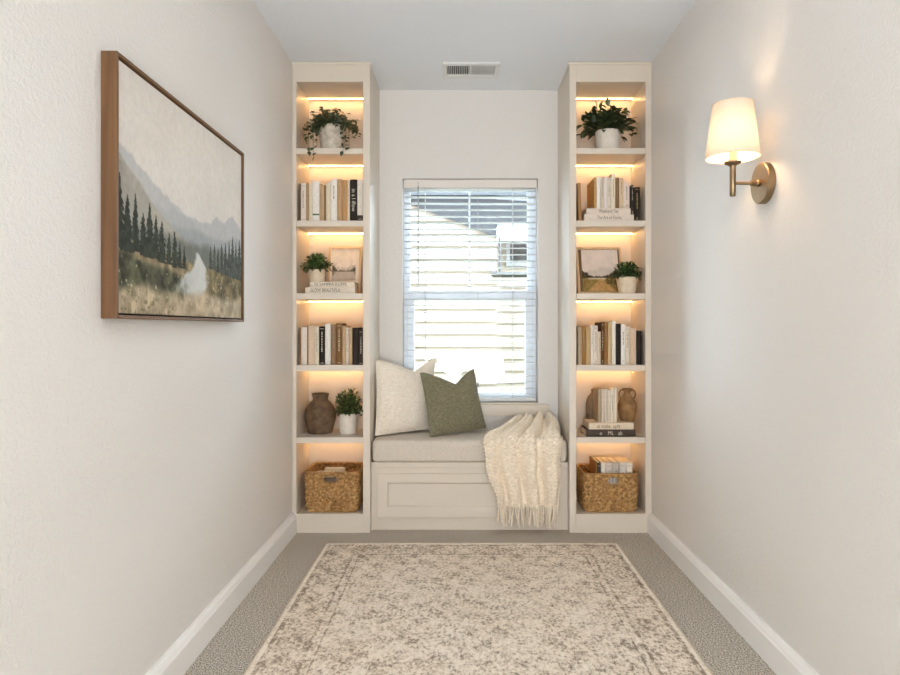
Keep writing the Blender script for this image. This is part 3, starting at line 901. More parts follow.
# upper row beside the painting wall (under the trailing ivy)
f12 = lambda o: (lambda c: o + c / 12.0)
row = [(52, 66, 165, (120, 92, 66), 'thin brown'), (67, 131, 160, PK, 'pale pinkish'), (133, 166, 155, (178, 146, 108), 'tan'), (167, 207, 165, CR, 'cream'),
       (209, 291, 130, IV, 'whitish with a green dot', {'band': ((96, 112, 82), .030, .038)}), (293, 320, 165, TN, 'slim tan'), (321, 346, 188, (214, 184, 142), 'low light tan'), (347, 369, 183, BRN, 'slim brown'),
       (371, 427, 150, CR, 'yellowish cream'), (429, 503, 105, IV, 'tall ivory'), (505, 562, 110, (190, 156, 118), 'tall tan'), (564, 625, 122, OT, 'orange tan'), (627, 657, 130, CR, 'slim cream'),
       (660, 744, 114, BK, 'tall black with pale lettering', {'title': 'in a l iflow', 'twidth': .54, 'tpos': .5}), (747, 814, 146, (74, 62, 52), 'white-panelled brown', {'band': ((226, 216, 202), .030, .215)})]
# heights of bands follow the book, keep within
upright_row(row, f12(295), f12(170), SH_TOP[1], .018, None, '%s from the painting wall below the ivy', 'books on the shelf below the trailing ivy')
row = [(50, 70, 150, BRN, 'slim brown'), (72, 144, 150, PK, 'pinkish cream'), (146, 156, 122, (140, 104, 72), 'very thin brown'), (157, 236, 125, (214, 190, 164), 'pinkish tan'), (238, 287, 136, (218, 208, 186), 'pale cream'),
       (289, 357, 136, BK, 'black'), (360, 425, 105, IV, 'tall ivory'), (428, 490, 110, (146, 116, 88), 'brown'), (493, 566, 100, GB, 'tall golden brown'), (568, 610, 130, TN, 'light tan'),
       (611, 640, 150, PK, 'slim pinkish'), (642, 685, 156, (200, 170, 130), 'tan'), (687, 765, 152, (50, 42, 36), 'black ribbed'), (767, 815, 178, CB, 'low dark brown')]
upright_row(row, f12(295), f12(315), SH_TOP[3], .018, None, '%s from the painting wall above the clay jar', 'books on the shelf above the round clay jar')
row = [(36, 85, 140, (186, 164, 136), 'greyish tan'), (87, 131, 130, (164, 120, 66), 'gold brown'), (133, 189, 150, (196, 164, 120), 'tan'), (191, 220, 125, IV, 'slim cream'), (222, 275, 128, PK, 'pinkish cream'), (277, 311, 200, (222, 204, 180), 'low cream'),
       (314, 350, 86, (96, 62, 32), 'tall dark brown'), (351, 396, 84, (146, 104, 58), 'tall gold brown'), (398, 440, 90, (206, 178, 138), 'tall light tan'), (442, 489, 70, (234, 226, 210), 'tallest ivory'),
       (491, 551, 105, BK, 'black'), (554, 606, 110, IV, 'white'), (608, 659, 140, (220, 208, 188), 'cream'), (662, 735, 155, (212, 186, 160), 'pinkish tan'), (738, 800, 190, (44, 36, 30), 'low black')]
upright_row(row, f12(575), f12(315), SH_TOP[3], .018, None, '%s from the bench side above the amphora', 'books on the shelf above the amphora')

def flat_book(px0, px1, pyt, pyb, y, d, col, label, group, base=None, **kw):
    a, b2 = X(px0, y), X(px1, y)
    zb_ = Z(pyb, y) if base is None else base
    t = Z(pyt, y) - zb_
    make_book(t - .0006, b2 - a, d, (b2, y, zb_ + t / 2), col, label, group, rot=(0, -PI / 2, 0), **kw)
    return zb_ + t
# upper shelf beside the sconce wall: two lying books with a row standing on them
zt1 = flat_book(575 + 113 / 12, 575 + 706 / 12, 170 + 533 / 12, 220.5, .014, .165, (226, 212, 196), 'cream book lying flat, lower of the two under the pale upright books', 'lying books on the shelf below the bushy plant', base=SH_TOP[1] + .0003, title='The Art of Home', twidth=.50, tpos=.5)
zt2 = flat_book(575 + 138 / 12, 575 + 668 / 12, 170 + 457 / 12, 0, .018, .16, (224, 208, 192), 'cream book lying flat, upper of the two under the pale upright books', 'lying books on the shelf below the bushy plant', base=zt1 + .0003, title='Weekend Tea', twidth=.44, tpos=.5)
row = [(230, 261, 90, (200, 160, 100), 'golden cream', {}), (262, 307, 84, (236, 230, 222), 'white', {}), (309, 345, 112, (214, 196, 172), 'slim beige', {}), (347, 386, 80, (230, 220, 212), 'pinkish white', {}), (388, 432, 92, (220, 208, 192), 'light cream', {}),
       (434, 485, 45, (230, 216, 194), 'tallest cream', {}), (487, 530, 92, (138, 106, 76), 'brown', {}), (532, 582, 95, (214, 190, 158), 'light tan', {}), (584, 656, 150, (224, 206, 190), 'pinkish', {})]
for r_ in row: r_[5].update({'d': .14})
row[0][5]['d'] = .19
upright_row(row, f12(575), f12(170), zt2 + .0003, .024, None, '%s from the bench side standing on the two lying books', 'upright books standing on the lying books')
upright_row([(672, 705, 182, (58, 46, 38), 'slim dark brown', {'d': .12})], f12(575), f12(170), zt1 + .0003, .022, None, '%s inwards, standing on the lower lying book edge', 'dark books beside the lying books')
upright_row([(711, 780, 206, (44, 38, 30), 'black with gilt bands', {'d': .14, 'ink': M_INKG})], f12(575), f12(170), SH_TOP[1], .020, None, '%s on its own beside the lying books', 'dark books beside the lying books')
# the tan book leaning behind at the bench side
b_ = make_book(.017, .205, .14, (X(579.9, .05) + .002, .05, SH_TOP[1] + .0006), (176, 132, 84), 'tan book leaning on the bookcase side by the lying books', None, rot=(0, -.035, 0)); b_.location.z += .0004

# shelf with the lake picture: two lying books
zt = flat_book(305.2, 355, 287.3, 293, .016, .15, (222, 208, 190), 'cream lettered book lying flat under another, before the lake picture', 'lying books under the potted fern', base=SH_TOP[2] + .0003, title='SLOW BEAUTIFUL', twidth=.60, tpos=.41)
zt_fern = flat_book(310.5, 354.5, 281.7, 0, .020, .145, (226, 212, 192), 'cream lettered book lying flat directly beneath the potted fern', 'lying books under the potted fern', base=zt + .0003, title='TE SAMPRA KLIPPE', twidth=.74, tpos=.45)
# amphora shelf
g11 = lambda o: (lambda c: o + c / 11.25)
za = flat_book(575 + 128 / 11.25, 575 + 682 / 11.25, 380 + 560 / 11.25, 0, .016, .155, (78, 66, 58), 'dark brown book lying flat at the bottom of the amphora pile', 'lying books under the amphora', base=SH_TOP[4] + .0003, title='o    ML   ab', twidth=.46, tpos=.5)
za2 = flat_book(575 + 156 / 11.25, 575 + 662 / 11.25, 380 + 483 / 11.25, 0, .020, .15, (222, 204, 178), 'cream book lying flat under the amphora and upright books', 'lying books under the amphora', base=za + .0003, title='ot moths   aptly', twidth=.52, tpos=.44)
row = [(262, 300, 108, (176, 158, 134), 'grey beige', {}), (302, 332, 100, (222, 206, 188), 'pinkish cream', {}), (334, 366, 104, (216, 202, 184), 'slim cream', {}), (368, 404, 112, (224, 210, 190), 'light cream', {}), (406, 438, 96, (232, 218, 196), 'ivory', {}), (440, 474, 94, (228, 214, 192), 'outer ivory', {})]
for r_ in row: r_[5].update({'d': .14})
upright_row(row, g11(575), g11(380), za2 + .0003, .026, None, '%s from the bench side in the short row beside the amphora', 'upright books beside the amphora')

# ------------------------------------------------------------------ pottery
def clay(name, c1, c2, rough=.75, bump=.35, scale=26):
    t = NT(name)
    a = t.noise(scale, 4, .6); b = t.noise(120, 2)
    r = t.ramp(a.outputs['Fac'], [(.32, c1), (.66, c2)]); t.link(r.outputs['Color'], t.b.inputs['Base Color'])
    t.b.inputs['Roughness'].default_value = rough
    h = t.math('ADD', a.outputs['Fac'], t.math('MULTIPLY', b.outputs['Fac'], .5)); t.bump(h, bump, .003)
    return t.m
M_CLAYD = clay('dark_clay', rgb(84, 62, 44), rgb(122, 96, 70))
M_CLAYB = clay('brown_clay', rgb(118, 86, 50), rgb(160, 122, 78))
M_CLAYG = clay('grey_clay', rgb(104, 90, 74), rgb(140, 122, 100))
M_POTW = clay('white_pot', rgb(222, 211, 196), rgb(234, 225, 212), .6, .12)
M_POTM = clay('mottled_pot', rgb(186, 172, 152), rgb(226, 215, 198), .7, .2, 34)
M_POTC = clay('cream_pot', rgb(212, 190, 160), rgb(228, 210, 184), .65, .15)
M_SOIL = plain('potting_soil', rgb(52, 40, 30), .95, var=.4, vscale=150, bump=.8, bscale=300)

def wobble(prof, n=10):
    return [(max(q[0], .0005), max(q[1], 0.0)) for q in smooth_path(prof, n * (len(prof) - 1))]
# round clay jar
yj = .155
cj = P(320.4, 433, yj); cj.z = SH_TOP[4] + .0005
Sj = FPX / (yj - CAMY)
jar = thing('clay_jar', 'round dark clay jar with a short collar neck beside the small bush', 'jar', cj)
H_ = 39.0 / Sj; R_ = 15.6 / Sj; rb = 11.5 / Sj; rn = 7.6 / Sj
obj('vessel', MB().lathe(wobble([(rb * .95, 0), (rb * 1.06, .006), (R_ * .92, H_ * .25), (R_, H_ * .43), (R_ * .93, H_ * .60), (R_ * .66, H_ * .77), (rn * 1.0, H_ * .84), (rn * 1.0, H_ * .91), (rn * 1.10, H_ * .97), (rn * 1.12, H_), (rn * .95, H_), (rn * .86, H_ * .9), (rn * .9, H_ * .8)], 5), cj, 48, cap1=True), M_CLAYD, jar, autosmooth=70)

# amphora and the round vase hidden behind the upright books
ya = .105
ca = P(575 + 588 / 11.25, 420, ya); ca.z = za2 + .0005
Sa = FPX / (ya - CAMY)
amp = thing('amphora', 'small brown two-handled amphora standing on the lying books', 'vase', ca)
AH = Z(380 + 96 / 11.25, ya) - ca.z; AR = 9.2 / Sa
obj('vessel', MB().lathe(wobble([(AR * .66, 0), (AR * .72, .004), (AR * .92, AH * .22), (AR, AH * .42), (AR * .88, AH * .60), (AR * .55, AH * .74), (AR * .36, AH * .82), (AR * .36, AH * .90), (AR * .55, AH * .975), (AR * .60, AH), (AR * .46, AH), (AR * .28, AH * .9)], 5), ca, 40), M_CLAYB, amp, autosmooth=70)
for s in (-1, 1):
    hp = [(ca.x + s * AR * .36, ca.y, ca.z + AH * .93), (ca.x + s * AR * .60, ca.y, ca.z + AH * .955), (ca.x + s * AR * .84, ca.y, ca.z + AH * .90), (ca.x + s * AR * .88, ca.y, ca.z + AH * .80), (ca.x + s * AR * .72, ca.y, ca.z + AH * .70), (ca.x + s * AR * .58, ca.y, ca.z + AH * .70)]
    obj('handle', MB().tube([tuple(q) for q in smooth_path(hp, 20)], .0042, 10), M_CLAYB, amp)
yv = .205
cv = P(598, 420, .2); cv.y = .234; cv.z = SH_TOP[4] + .0005
cv.x = X(594.8, .234)
vz = thing('round_vase', 'rounded grey brown vase half hidden behind the short row of upright books', 'vase', cv)
VH = Z(389, .252) - cv.z
obj('vessel', MB().lathe(wobble([(.020, 0), (.030, .004), (.044, VH * .3), (.0488, VH * .55), (.042, VH * .77), (.022, VH * .9), (.018, VH * .95), (.022, VH), (.016, VH)], 5), cv, 36), M_CLAYG, vz, autosmooth=70)

# ------------------------------------------------------------------ plants
def leaf(mb, base, d, up, L, W, curl, mi):
    d = Vector(d).normalized(); up = Vector(up)
    side = d.cross(up)
    if side.length < 1e-3: side = d.cross(Vector((1, 0, 0)))
    side.normalize(); nn = side.cross(d).normalized()
    prof = [(0, .08), (.18, .62), (.42, 1.0), (.68, .80), (.88, .36), (1, .03)]
    v = []; f = []
    for (s, w) in prof:
        c = Vector(base) + d * (L * s) - nn * (curl * L * s * s)
        v += [c - side * W * w * .5 + nn * W * w * .12, c, c + side * W * w * .5 + nn * W * w * .12]
    for k in range(len(prof) - 1):
        a = 3 * k
        f += [(a, a + 1, a + 4, a + 3), (a + 1, a + 2, a + 5, a + 4)]
    mb.add(v, f, mi, True)
def leaf_mat(name, c, rough=.45):
    t = NT(name)
    n = t.noise(45, 3); r = t.ramp(n.outputs['Fac'], [(.3, tuple(q * .7 for q in c[:3]) + (1,)), (.7, tuple(min(1, q * 1.3) for q in c[:3]) + (1,))])
    t.link(r.outputs['Color'], t.b.inputs['Base Color']); t.b.inputs['Roughness'].default_value = rough
    t.b.inputs['Subsurface Weight'].default_value = 0.0
    return t.m
LEAVES_DARK = [leaf_mat('leaf_deep', rgb(44, 56, 32)), leaf_mat('leaf_dark', rgb(60, 74, 42)), leaf_mat('leaf_mid', rgb(82, 96, 56)), leaf_mat('stem_green', rgb(92, 88, 56))]
LEAVES_MID = [leaf_mat('shrub_deep', rgb(46, 66, 34)), leaf_mat('shrub_mid', rgb(76, 104, 52)), leaf_mat('shrub_light', rgb(112, 138, 76)), leaf_mat('shrub_stem', rgb(98, 96, 60))]
def pot(t, c, prof, mat, soil_r, soil_z):
    rz_ = max(q[1] for q in prof); t['_pot'] = (c[0], c[1], c[2] + rz_, max(q[0] for q in prof))
    po = obj('pot', MB().lathe(wobble(prof, 4), c, 44), mat, t, autosmooth=60)
    obj('soil', MB().lathe([(soil_r, -.004), (soil_r, 0), (soil_r * .6, .004), (.001, .006)], (c[0], c[1], c[2] + soil_z), 24), M_SOIL, po)
def rnd(a, b): return random.uniform(a, b)

def bush(t, c, rx, ry, rz, n, L, W, mats, z0, droop=.25, spike=0.0):
    """dome of stems with leaves; c = centre of the soil"""
    c = Vector(c); mb = MB(); st = MB()
    for k in range(n):
        az = rnd(0, 2 * PI); el = math.asin(rnd(.02, 1) ** .8) if not spike else rnd(.15, 1.45)
        el = min(el, 1.5)
        q = rnd(.55, 1.0)
        dirv = Vector((math.cos(az) * math.cos(el), math.sin(az) * math.cos(el), math.sin(el)))
        tip = c + Vector((dirv.x * rx, dirv.y * ry, dirv.z * rz)) * q
        if k % 3 == 0:
            mid = c.lerp(tip, .5) + Vector((0, 0, .012))
            s0 = c + Vector((dirv.x * rx * .12, dirv.y * ry * .12, 0))
            st.tube([s0, mid, tip], .0012, 5)
        for j in range(3 if k % 3 == 0 else 2):
            fpos = rnd(.45, 1.0) if j else 1.0
            b0 = c.lerp(tip, fpos)
            dd = dirv + Vector((rnd(-.8, .8), rnd(-.8, .8), rnd(-.5, .6) - droop))
            leaf(mb, b0, dd, (rnd(-.3, .3), rnd(-.3, .3), 1), L * rnd(.7, 1.15), W * rnd(.75, 1.15), rnd(.05, .45), random.choice((0, 0, 1, 1, 2)))
    pr_ = t.get('_pot')
    if pr_:
        def out(p):
            r = math.hypot(p[0] - pr_[0], p[1] - pr_[1])
            return (p[0], p[1], pr_[2] + .003) if r < pr_[3] * 1.04 and p[2] < pr_[2] + .003 else p
        mb.v = [out(p) for p in mb.v]
    # keep the leaves within the shelf opening
    lim = t.get('_lim')
    if lim:
        mb.v = [(min(max(x, lim[0]), lim[1]), min(max(y, lim[2]), lim[3]), max(z, lim[4])) for (x, y, z) in mb.v]
        st.v = [(min(max(x, lim[0]), lim[1]), min(max(y, lim[2]), lim[3]), max(z, lim[4])) for (x, y, z) in st.v]
    obj('foliage', mb, mats[:3], t, autosmooth=180)
    obj('stems', st, mats[3], t)
def lims(t, a): t['_lim'] = a
def unlim(t):
    if '_lim' in t: del t['_lim']

# trailing ivy, top shelf beside the painting wall
yp = .125
S_ = FPX / (yp - CAMY)
c = P(332.3, 148, yp); c.z = SH_TOP[0] + .0006
iv = thing('trailing_ivy', 'trailing ivy spilling from a mottled white pot on the topmost shelf', 'plant', c)
PH = (147.5 - 121.0) / S_
pr = 13.2 / S_
pot(iv, c, [(pr * .72, 0), (pr * .78, .004), (pr * .90, PH * .35), (pr * .97, PH * .8), (pr, PH * .93), (pr * 1.03, PH), (pr * .93, PH), (pr * .90, PH * .85)], M_POTM, pr * .9, PH * .86)
cs = Vector((c.x, c.y, c.z + PH * .9))
mb = MB(); st = MB()
vines = []
LIM = (LX0 + .006, LX1 - .006, -.03, YBK - .02)
for k in range(90):      # crown
    az = rnd(0, 2 * PI); r = rnd(.05, 1) ** .55 * .122; hz = rnd(.0, .105) * (1.1 - .42 * (r / .122) ** 2)
    vines.append(([cs, cs + Vector((math.cos(az) * r * .6, math.sin(az) * r * .6, hz * .8 + .012)), cs + Vector((math.cos(az) * r, math.sin(az) * r, hz))], 5, 1))
for (px, pyend, yy) in ((306.5, 139, .05), (309, 151, -.006), (313.5, 158, -.014), (317, 146, .02), (318, 132, .04), (343, 152, -.01), (349, 148, -.008), (352, 138, .03), (357, 136, .08), (346, 140, .02), (304.5, 128, .10), (355, 128, .14), (307, 122, .09), (311, 134, .06), (315, 125, .07), (353, 130, .06), (350, 124, .05), (356, 120, .1)):
    e = P(px, pyend, yy)
    top = Vector((e.x * .85 + cs.x * .15, (yy + .04), cs.z + rnd(.005, .03)))
    vines.append(([cs, cs.lerp(top, .6) + Vector((0, 0, .035)), top, Vector((e.x, yy, (top.z + e.z) / 2)), e], 17, .9))
for (pl, nl, sc2) in vines:
    path = [Vector(q) for q in smooth_path([tuple(q) for q in pl], 14)]
    path = [Vector((min(max(q.x, LIM[0]), LIM[1]), min(q.y, LIM[3]), q.z)) for q in path]
    st.tube(path, .0011, 5)
    for j in range(nl):
        q = path[min(14, int(14 * (j + 1) / nl))] + Vector((rnd(-.006, .006), rnd(-.006, .006), rnd(-.004, .004)))
        dd = Vector((rnd(-1, 1), rnd(-1, .4), rnd(-.9, .4)))
        leaf(mb, q, dd, (rnd(-.4, .4), -.6, 1), rnd(.020, .032) * sc2, rnd(.018, .028) * sc2, rnd(0, .5), random.choice((0, 0, 1, 1, 2)))
mb.v = [(min(max(x, LX0 + .003), LX1 - .003), min(y, YBK - .004), (max(z, SH_TOP[0] + .004) if y > .02 else z)) for (x, y, z) in mb.v]
st.v = [(x, y, (max(z, SH_TOP[0] + .004) if y > .02 else z)) for (x, y, z) in st.v]
st.v = [(x, (y if z > SH_TOP[0] + .003 else min(y, -.005)), z) for (x, y, z) in st.v]
mb.v = [(x, (y if z > SH_TOP[0] + .003 else min(y, -.004)), z) for (x, y, z) in mb.v]
obj('foliage', mb, LEAVES_DARK[:3], iv, autosmooth=180)
obj('stems', st, LEAVES_DARK[3], iv)

# bushy plant, top shelf beside the sconce wall
c = P(608, 147, yp); c.z = SH_TOP[0] + .0006
bp = thing('potted_plant', 'bushy dark green plant in a plain white round-bottomed pot on the topmost shelf', 'plant', c)
PH = (146.6 - 124.5) / S_; pr = 12.7 / S_
pot(bp, c, [(pr * .60, 0), (pr * .74, .003), (pr * .92, PH * .28), (pr * .99, PH * .62), (pr, PH * .9), (pr * .985, PH), (pr * .90, PH), (pr * .88, PH * .85)], M_POTW, pr * .88, PH * .86)
lims(bp, (RX0 + .004, RX1 - .004, .012, YBK - .004, SH_TOP[0] + .02))
bush(bp, (c.x - .002, c.y, c.z + PH * .9), .150, .10, .150, 230, .046, .024, LEAVES_DARK, 0, .22)
unlim(bp)

def small_plant(label, px, pyb, pyt, w_top, w_bot, y, base, mat, fol, n, L, W, mats, left_lim=None, name='potted_plant'):
    S2 = FPX / (y - CAMY)
    c = P(px, pyb, y); c.z = base
    t = thing(name, label, 'plant', c)
    h = (pyb - pyt) / S2; rt_ = w_top / 2 / S2; rb_ = w_bot / 2 / S2
    pot(t, c, [(rb_ * .92, 0), (rb_, .003), ((rb_ + rt_) / 2 * 1.01, h * .5), (rt_ * .99, h * .9), (rt_, h), (rt_ * .9, h), (rt_ * .88, h * .85)], mat, rt_ * .88, h * .86)
    left = px < 460
    lims(t, (left_lim if left_lim is not None else (LX0 + .003 if left else RX0 + .003), LX1 - .003 if left else RX1 - .003, .006, YBK - .004, base + .006))
    bush(t, (c.x + fol[3] / S2, y, base + h * .92), fol[0] / S2, fol[1] / S2, fol[2] / S2, n, L, W, mats, 0, fol[4])
    unlim(t)
    return t
small_plant('small fern-like plant in a white pot on two lying books', 317, 281.2, 268.8, 16.5, 14.5, .075, zt_fern + .0006, M_POTC, (14.5, 12, 17.0, -.5, .05), 230, .026, .012, LEAVES_MID, name='potted_plant')
small_plant('small leafy plant in a cream bowl pot beside the path picture', 627, 293.1, 277, 21.5, 16, .06, SH_TOP[2] + .0006, M_POTC, (14.0, 9, 16.5, 1, .05), 230, .026, .012, LEAVES_MID, name='potted_plant')
small_plant('small leafy bush in a white cylinder pot beside the clay jar', 348, 432.8, 413.2, 19.2, 16.8, .14, SH_TOP[4] + .0006, M_POTW, (16.5, 13, 25, .5, .1), 340, .022, .012, LEAVES_MID, left_lim=X(320.4, .155) + R_ + .004, name='potted_plant')

for o_ in bpy.data.objects:
    if '_pot' in o_: del o_['_pot']

# ------------------------------------------------------------------ small framed pictures on the shelves
M_OAK = wood_material('pale_oak', rgb(212, 178, 130), rgb(234, 206, 164), 2, .8)
M_MATB = plain('picture_mount', rgb(236, 224, 204), .85, var=.02)
def small_picture(label, px0, px1, pyt, y_top, y_foot, base, img, inner, fw, mount=False):
    """frame leaning back; local x width, z height, front at y=0"""
    yt = y_top
    a, b2 = X(px0, (y_top + y_foot) / 2), X(px1, (y_top + y_foot) / 2)
    zt_ = Z(pyt, y_top); h = math.hypot(zt_ - base, y_top - y_foot); ang = math.atan2(y_top - y_foot, zt_ - base)
    t = thing('framed_picture', label, 'picture', ((a + b2) / 2, y_foot, base + .0008 + .0145 * math.sin(ang)), (-ang, 0, 0))
    w = b2 - a; d = .014
    bevel(obj('frame', frame_mb(-w / 2, w / 2, 0, h, 0, d, fw, fw, fw, fw), M_OAK, t, True), .0015)
    obj('backing', MB().box(-w / 2 + fw * .6, w / 2 - fw * .6, d * .55, d * .9, fw * .6, h - fw * .6), plain('picture_back', rgb(120, 90, 60), .8), t, True)
    x0, x1, z0, z1 = inner
    if mount:
        obj('mount', MB().box(-w / 2 + fw * .9, w / 2 - fw * .9, d * .40, d * .55, fw * .9, h - fw * .9), M_MATB, t, True)
    picture_surface('print', img, lambda u, v: (-w / 2 + w * (x0 + (x1 - x0) * u), d * .38, h * (z1 + (z0 - z1) * v)), t, True)
small_picture('small pale oak framed lake picture behind the lying books', 328, 361, 247.3, .262, .20, SH_TOP[2], paint_lake(70, 80), (.12, .83, .30, .955), .0125, True)
small_picture('pale oak framed path and hills picture leaning beside the bowl pot', 577.3, 622.5, 248.3, .20, .115, SH_TOP[2], paint_path(90, 96), (.11, .92, .055, .95), .011)

# ------------------------------------------------------------------ baskets
def basket_material():
    t = NT('woven_seagrass')
    a = t.noise(70, 3, .6); b = t.noise(320, 2)
    s = t.math('ADD', t.math('MULTIPLY', a.outputs['Fac'], .6), t.math('MULTIPLY', b.outputs['Fac'], .4))
    r = t.ramp(s, [(.34, rgb(112, 78, 42)), (.50, rgb(170, 128, 76)), (.66, rgb(214, 174, 116))]); t.link(r.outputs['Color'], t.b.inputs['Base Color'])
    t.b.inputs['Roughness'].default_value = .8; t.bump(b.outputs['Fac'], .4, .002)
    return t.m
M_BASK = basket_material()
def basket(label, px0, px1, pyrim, yf, yb, base, hole_px, hole_py):
    x0, x1 = X(px0, yf), X(px1, yf)
    h = Z(pyrim, yf) - base
    t = thing('storage_basket', label, 'basket', ((x0 + x1) / 2, (yf + yb) / 2, base + .0006))
    cx, cyy = (x0 + x1) / 2, (yf + yb) / 2; hx, hy = (x1 - x0) / 2, (yb - yf) / 2
    rc = .030
    def per(s, grow=0.0, shrink=0.0):
        """rounded rectangle, s in 0..1 from the front-left corner anticlockwise"""
        ax, ay = hx - rc, hy - rc
        segs = [('l', (-ax, -hy), (ax, -hy)), ('a', (ax, -ay), -PI / 2), ('l', (hx, -ay), (hx, ay)), ('a', (ax, ay), 0), ('l', (ax, hy), (-ax, hy)), ('a', (-ax, ay), PI / 2), ('l', (-hx, ay), (-hx, -ay)), ('a', (-ax, -ay), PI)]
        lens = [2 * ax, PI / 2 * rc, 2 * ay, PI / 2 * rc, 2 * ax, PI / 2 * rc, 2 * ay, PI / 2 * rc]
        tot = sum(lens); q = (s % 1.0) * tot; k = 0
        while k < 7 and q > lens[k]: q -= lens[k]; k += 1
        f_ = q / lens[k]; sg = segs[k]
        if sg[0] == 'l':
            p = Vector((sg[1][0] + (sg[2][0] - sg[1][0]) * f_, sg[1][1] + (sg[2][1] - sg[1][1]) * f_)); dv = Vector((sg[2][0] - sg[1][0], sg[2][1] - sg[1][1])).normalized()
            nrm = Vector((dv.y, -dv.x))
        else:
            a = sg[2] + f_ * PI / 2; nrm = Vector((math.cos(a), math.sin(a))); p = Vector(sg[1]) + nrm * rc
        return p, nrm, tot
    tot = per(0)[2]
    NS, NH = 480, 84
    hx0, hx1 = X(hole_px[0], yf) - cx, X(hole_px[1], yf) - cx
    hz0, hz1 = Z(hole_py[1], yf) - base, Z(hole_py[0], yf) - base
    nw = int(round(tot / .0165)); nw += nw % 2
    nr = int(round(h / .0185))
    vs = []; info = []
    for j in range(NH + 1):
        vz = j / NH
        sh = .94 + .06 * min(1, vz * 2.2)
        for i in range(NS):
            s = i / NS
            p, n2, _ = per(s)
            rowi = vz * nr; rk = int(min(rowi, nr - 1e-6)); fr = rowi - rk
            prof_ = math.sin(PI * fr) ** .7
            amp_ = math.sin(2 * PI * s * nw / 2 + PI * (rk % 2))
            dsp = .0040 * prof_ + .0042 * amp_ * prof_
            q = p * sh + n2 * dsp
            bt_ = 0.010 * max(0, 1 - vz / .06) ** 2
            q = q - n2 * bt_
            vs.append((cx + q.x, cyy + q.y, base + .0008 + vz * (h - .006)))
            info.append((q.x, q.y, vz * h))
    fs = []
    for j in range(NH):
        for i in range(NS):
            i2 = (i + 1) % NS
            mx = (info[j * NS + i][0] + info[j * NS + i2][0]) / 2; my = info[j * NS + i][1]; mz = (info[j * NS + i][2] + info[(j + 1) * NS + i][2]) / 2
            # stadium shaped hand hole in front and back
            hc = (hz0 + hz1) / 2; hr = (hz1 - hz0) / 2
            ddx = max(hx0 + hr - mx, mx - (hx1 - hr), 0)
            if abs(my) > hy * .8 and math.hypot(ddx, mz - hc) < hr: continue
            fs.append((j * NS + i, j * NS + i2, (j + 1) * NS + i2, (j + 1) * NS + i))
    mb = MB().add(vs, fs, 0, True)
    wo = obj('woven_side', mb, M_BASK, t, autosmooth=180)
    m_ = wo.modifiers.new('solid', 'SOLIDIFY'); m_.thickness = .006; m_.offset = -1
    n = 72
    fl = [(cx + per(k / n)[0].x * .93, cyy + per(k / n)[0].y * .93, 0) for k in range(n)]
    bm_ = MB(); bm_.add([(a, b, base + .001) for a, b, _ in fl] + [(a, b, base + .006) for a, b, _ in fl], [tuple(range(n))[::-1], tuple(range(n, 2 * n))] + [(k, (k + 1) % n, n + (k + 1) % n, n + k) for k in range(n)])
    obj('base', bm_, M_BASK, t)
    rim = []
    N2 = 160
    for k in range(N2):
        p, n2, _ = per(k / N2)
        rim.append((cx + p.x - n2.x * .001, cyy + p.y - n2.y * .001, base + h - .005 + .0008 * math.sin(k * 2.2)))
    rm2 = MB().tube(rim, [.0062 + .0007 * math.sin(k * 1.9) for k in range(N2)], 10, closed=True)
    # braid wraps on the rim
    obj('rim', rm2, M_BASK, t, autosmooth=180)
    hm = []
    hc = (hz0 + hz1) / 2 + base; hr = (hz1 - hz0) / 2
    for k in range(40):
        a = 2 * PI * k / 40
        ex = (hx1 - hr if math.cos(a) > 0 else hx0 + hr)
        hm.append((cx + ex + hr * math.cos(a), yf - .0005, hc + hr * math.sin(a)))
    obj('hand_hole_edge', MB().tube(hm, .0030, 8, closed=True), M_BASK, wo)
    return t, h
basket('woven seagrass basket holding rolled cream cloths, under the clay jar shelf', 304.5, 358.5, 471.8, .022, .270, BASE_TOP, (323, 338), (475.5, 482.5))
basket('woven seagrass basket holding upright books, under the amphora shelf', 584.5, 638.5, 473.5, .022, .270, BASE_TOP, (607, 619), (477, 484.5))
# rolled cloths in the basket beside the painting wall
M_CLOTH = fabric('rolled_cloth', rgb(216, 198, 170), rgb(238, 224, 200), 300, .5)
M_CLOTHG = fabric('folded_grey_cloth', rgb(150, 138, 124), rgb(178, 166, 152), 300, .5)
gz = BASE_TOP + .0075
gm = thing('folded_cloth', 'grey folded cloth seen through the basket hand hole', 'cloth', (X(331, .12), .12, gz))
obj('fold', MB().rbox(X(311, .1), X(351, .1), .075, .225, gz, gz + .080, .014, seg=4).rbox(X(312, .1), X(350, .1), .078, .222, gz + .080, gz + .156, .014, seg=4), M_CLOTHG, gm)
for (pa, pb, yy, rr, zz, lb) in ((317.5, 334, .070, .024, gz + .1830, 'shorter rolled cream cloth lying at the front of the seagrass basket'), (325, 344.5, .124, .030, gz + .1870, 'longer rolled cream cloth lying behind the shorter roll in the seagrass basket')):
    a, b2 = X(pa, yy), X(pb, yy)
    t = thing('rolled_cloth', lb, 'cloth', ((a + b2) / 2, yy, zz - rr), None, 'rolled cloths in the seagrass basket')
    mb = MB()
    spir = []
    for k in range(61):
        a_ = -.6 + k / 60 * 4.4 * PI; r = rr * (.25 + .75 * k / 60)
        spir.append((r * math.cos(a_), r * math.sin(a_)))
    mb.grid(lambda u, v: (a + (b2 - a) * v, yy + spir[int(round(u * 60))][0], zz + spir[int(round(u * 60))][1]), 60, 6)
    o = obj('roll', mb, M_CLOTH, t, autosmooth=180)
    m_ = o.modifiers.new('solid', 'SOLIDIFY'); m_.thickness = .005; m_.offset = -1
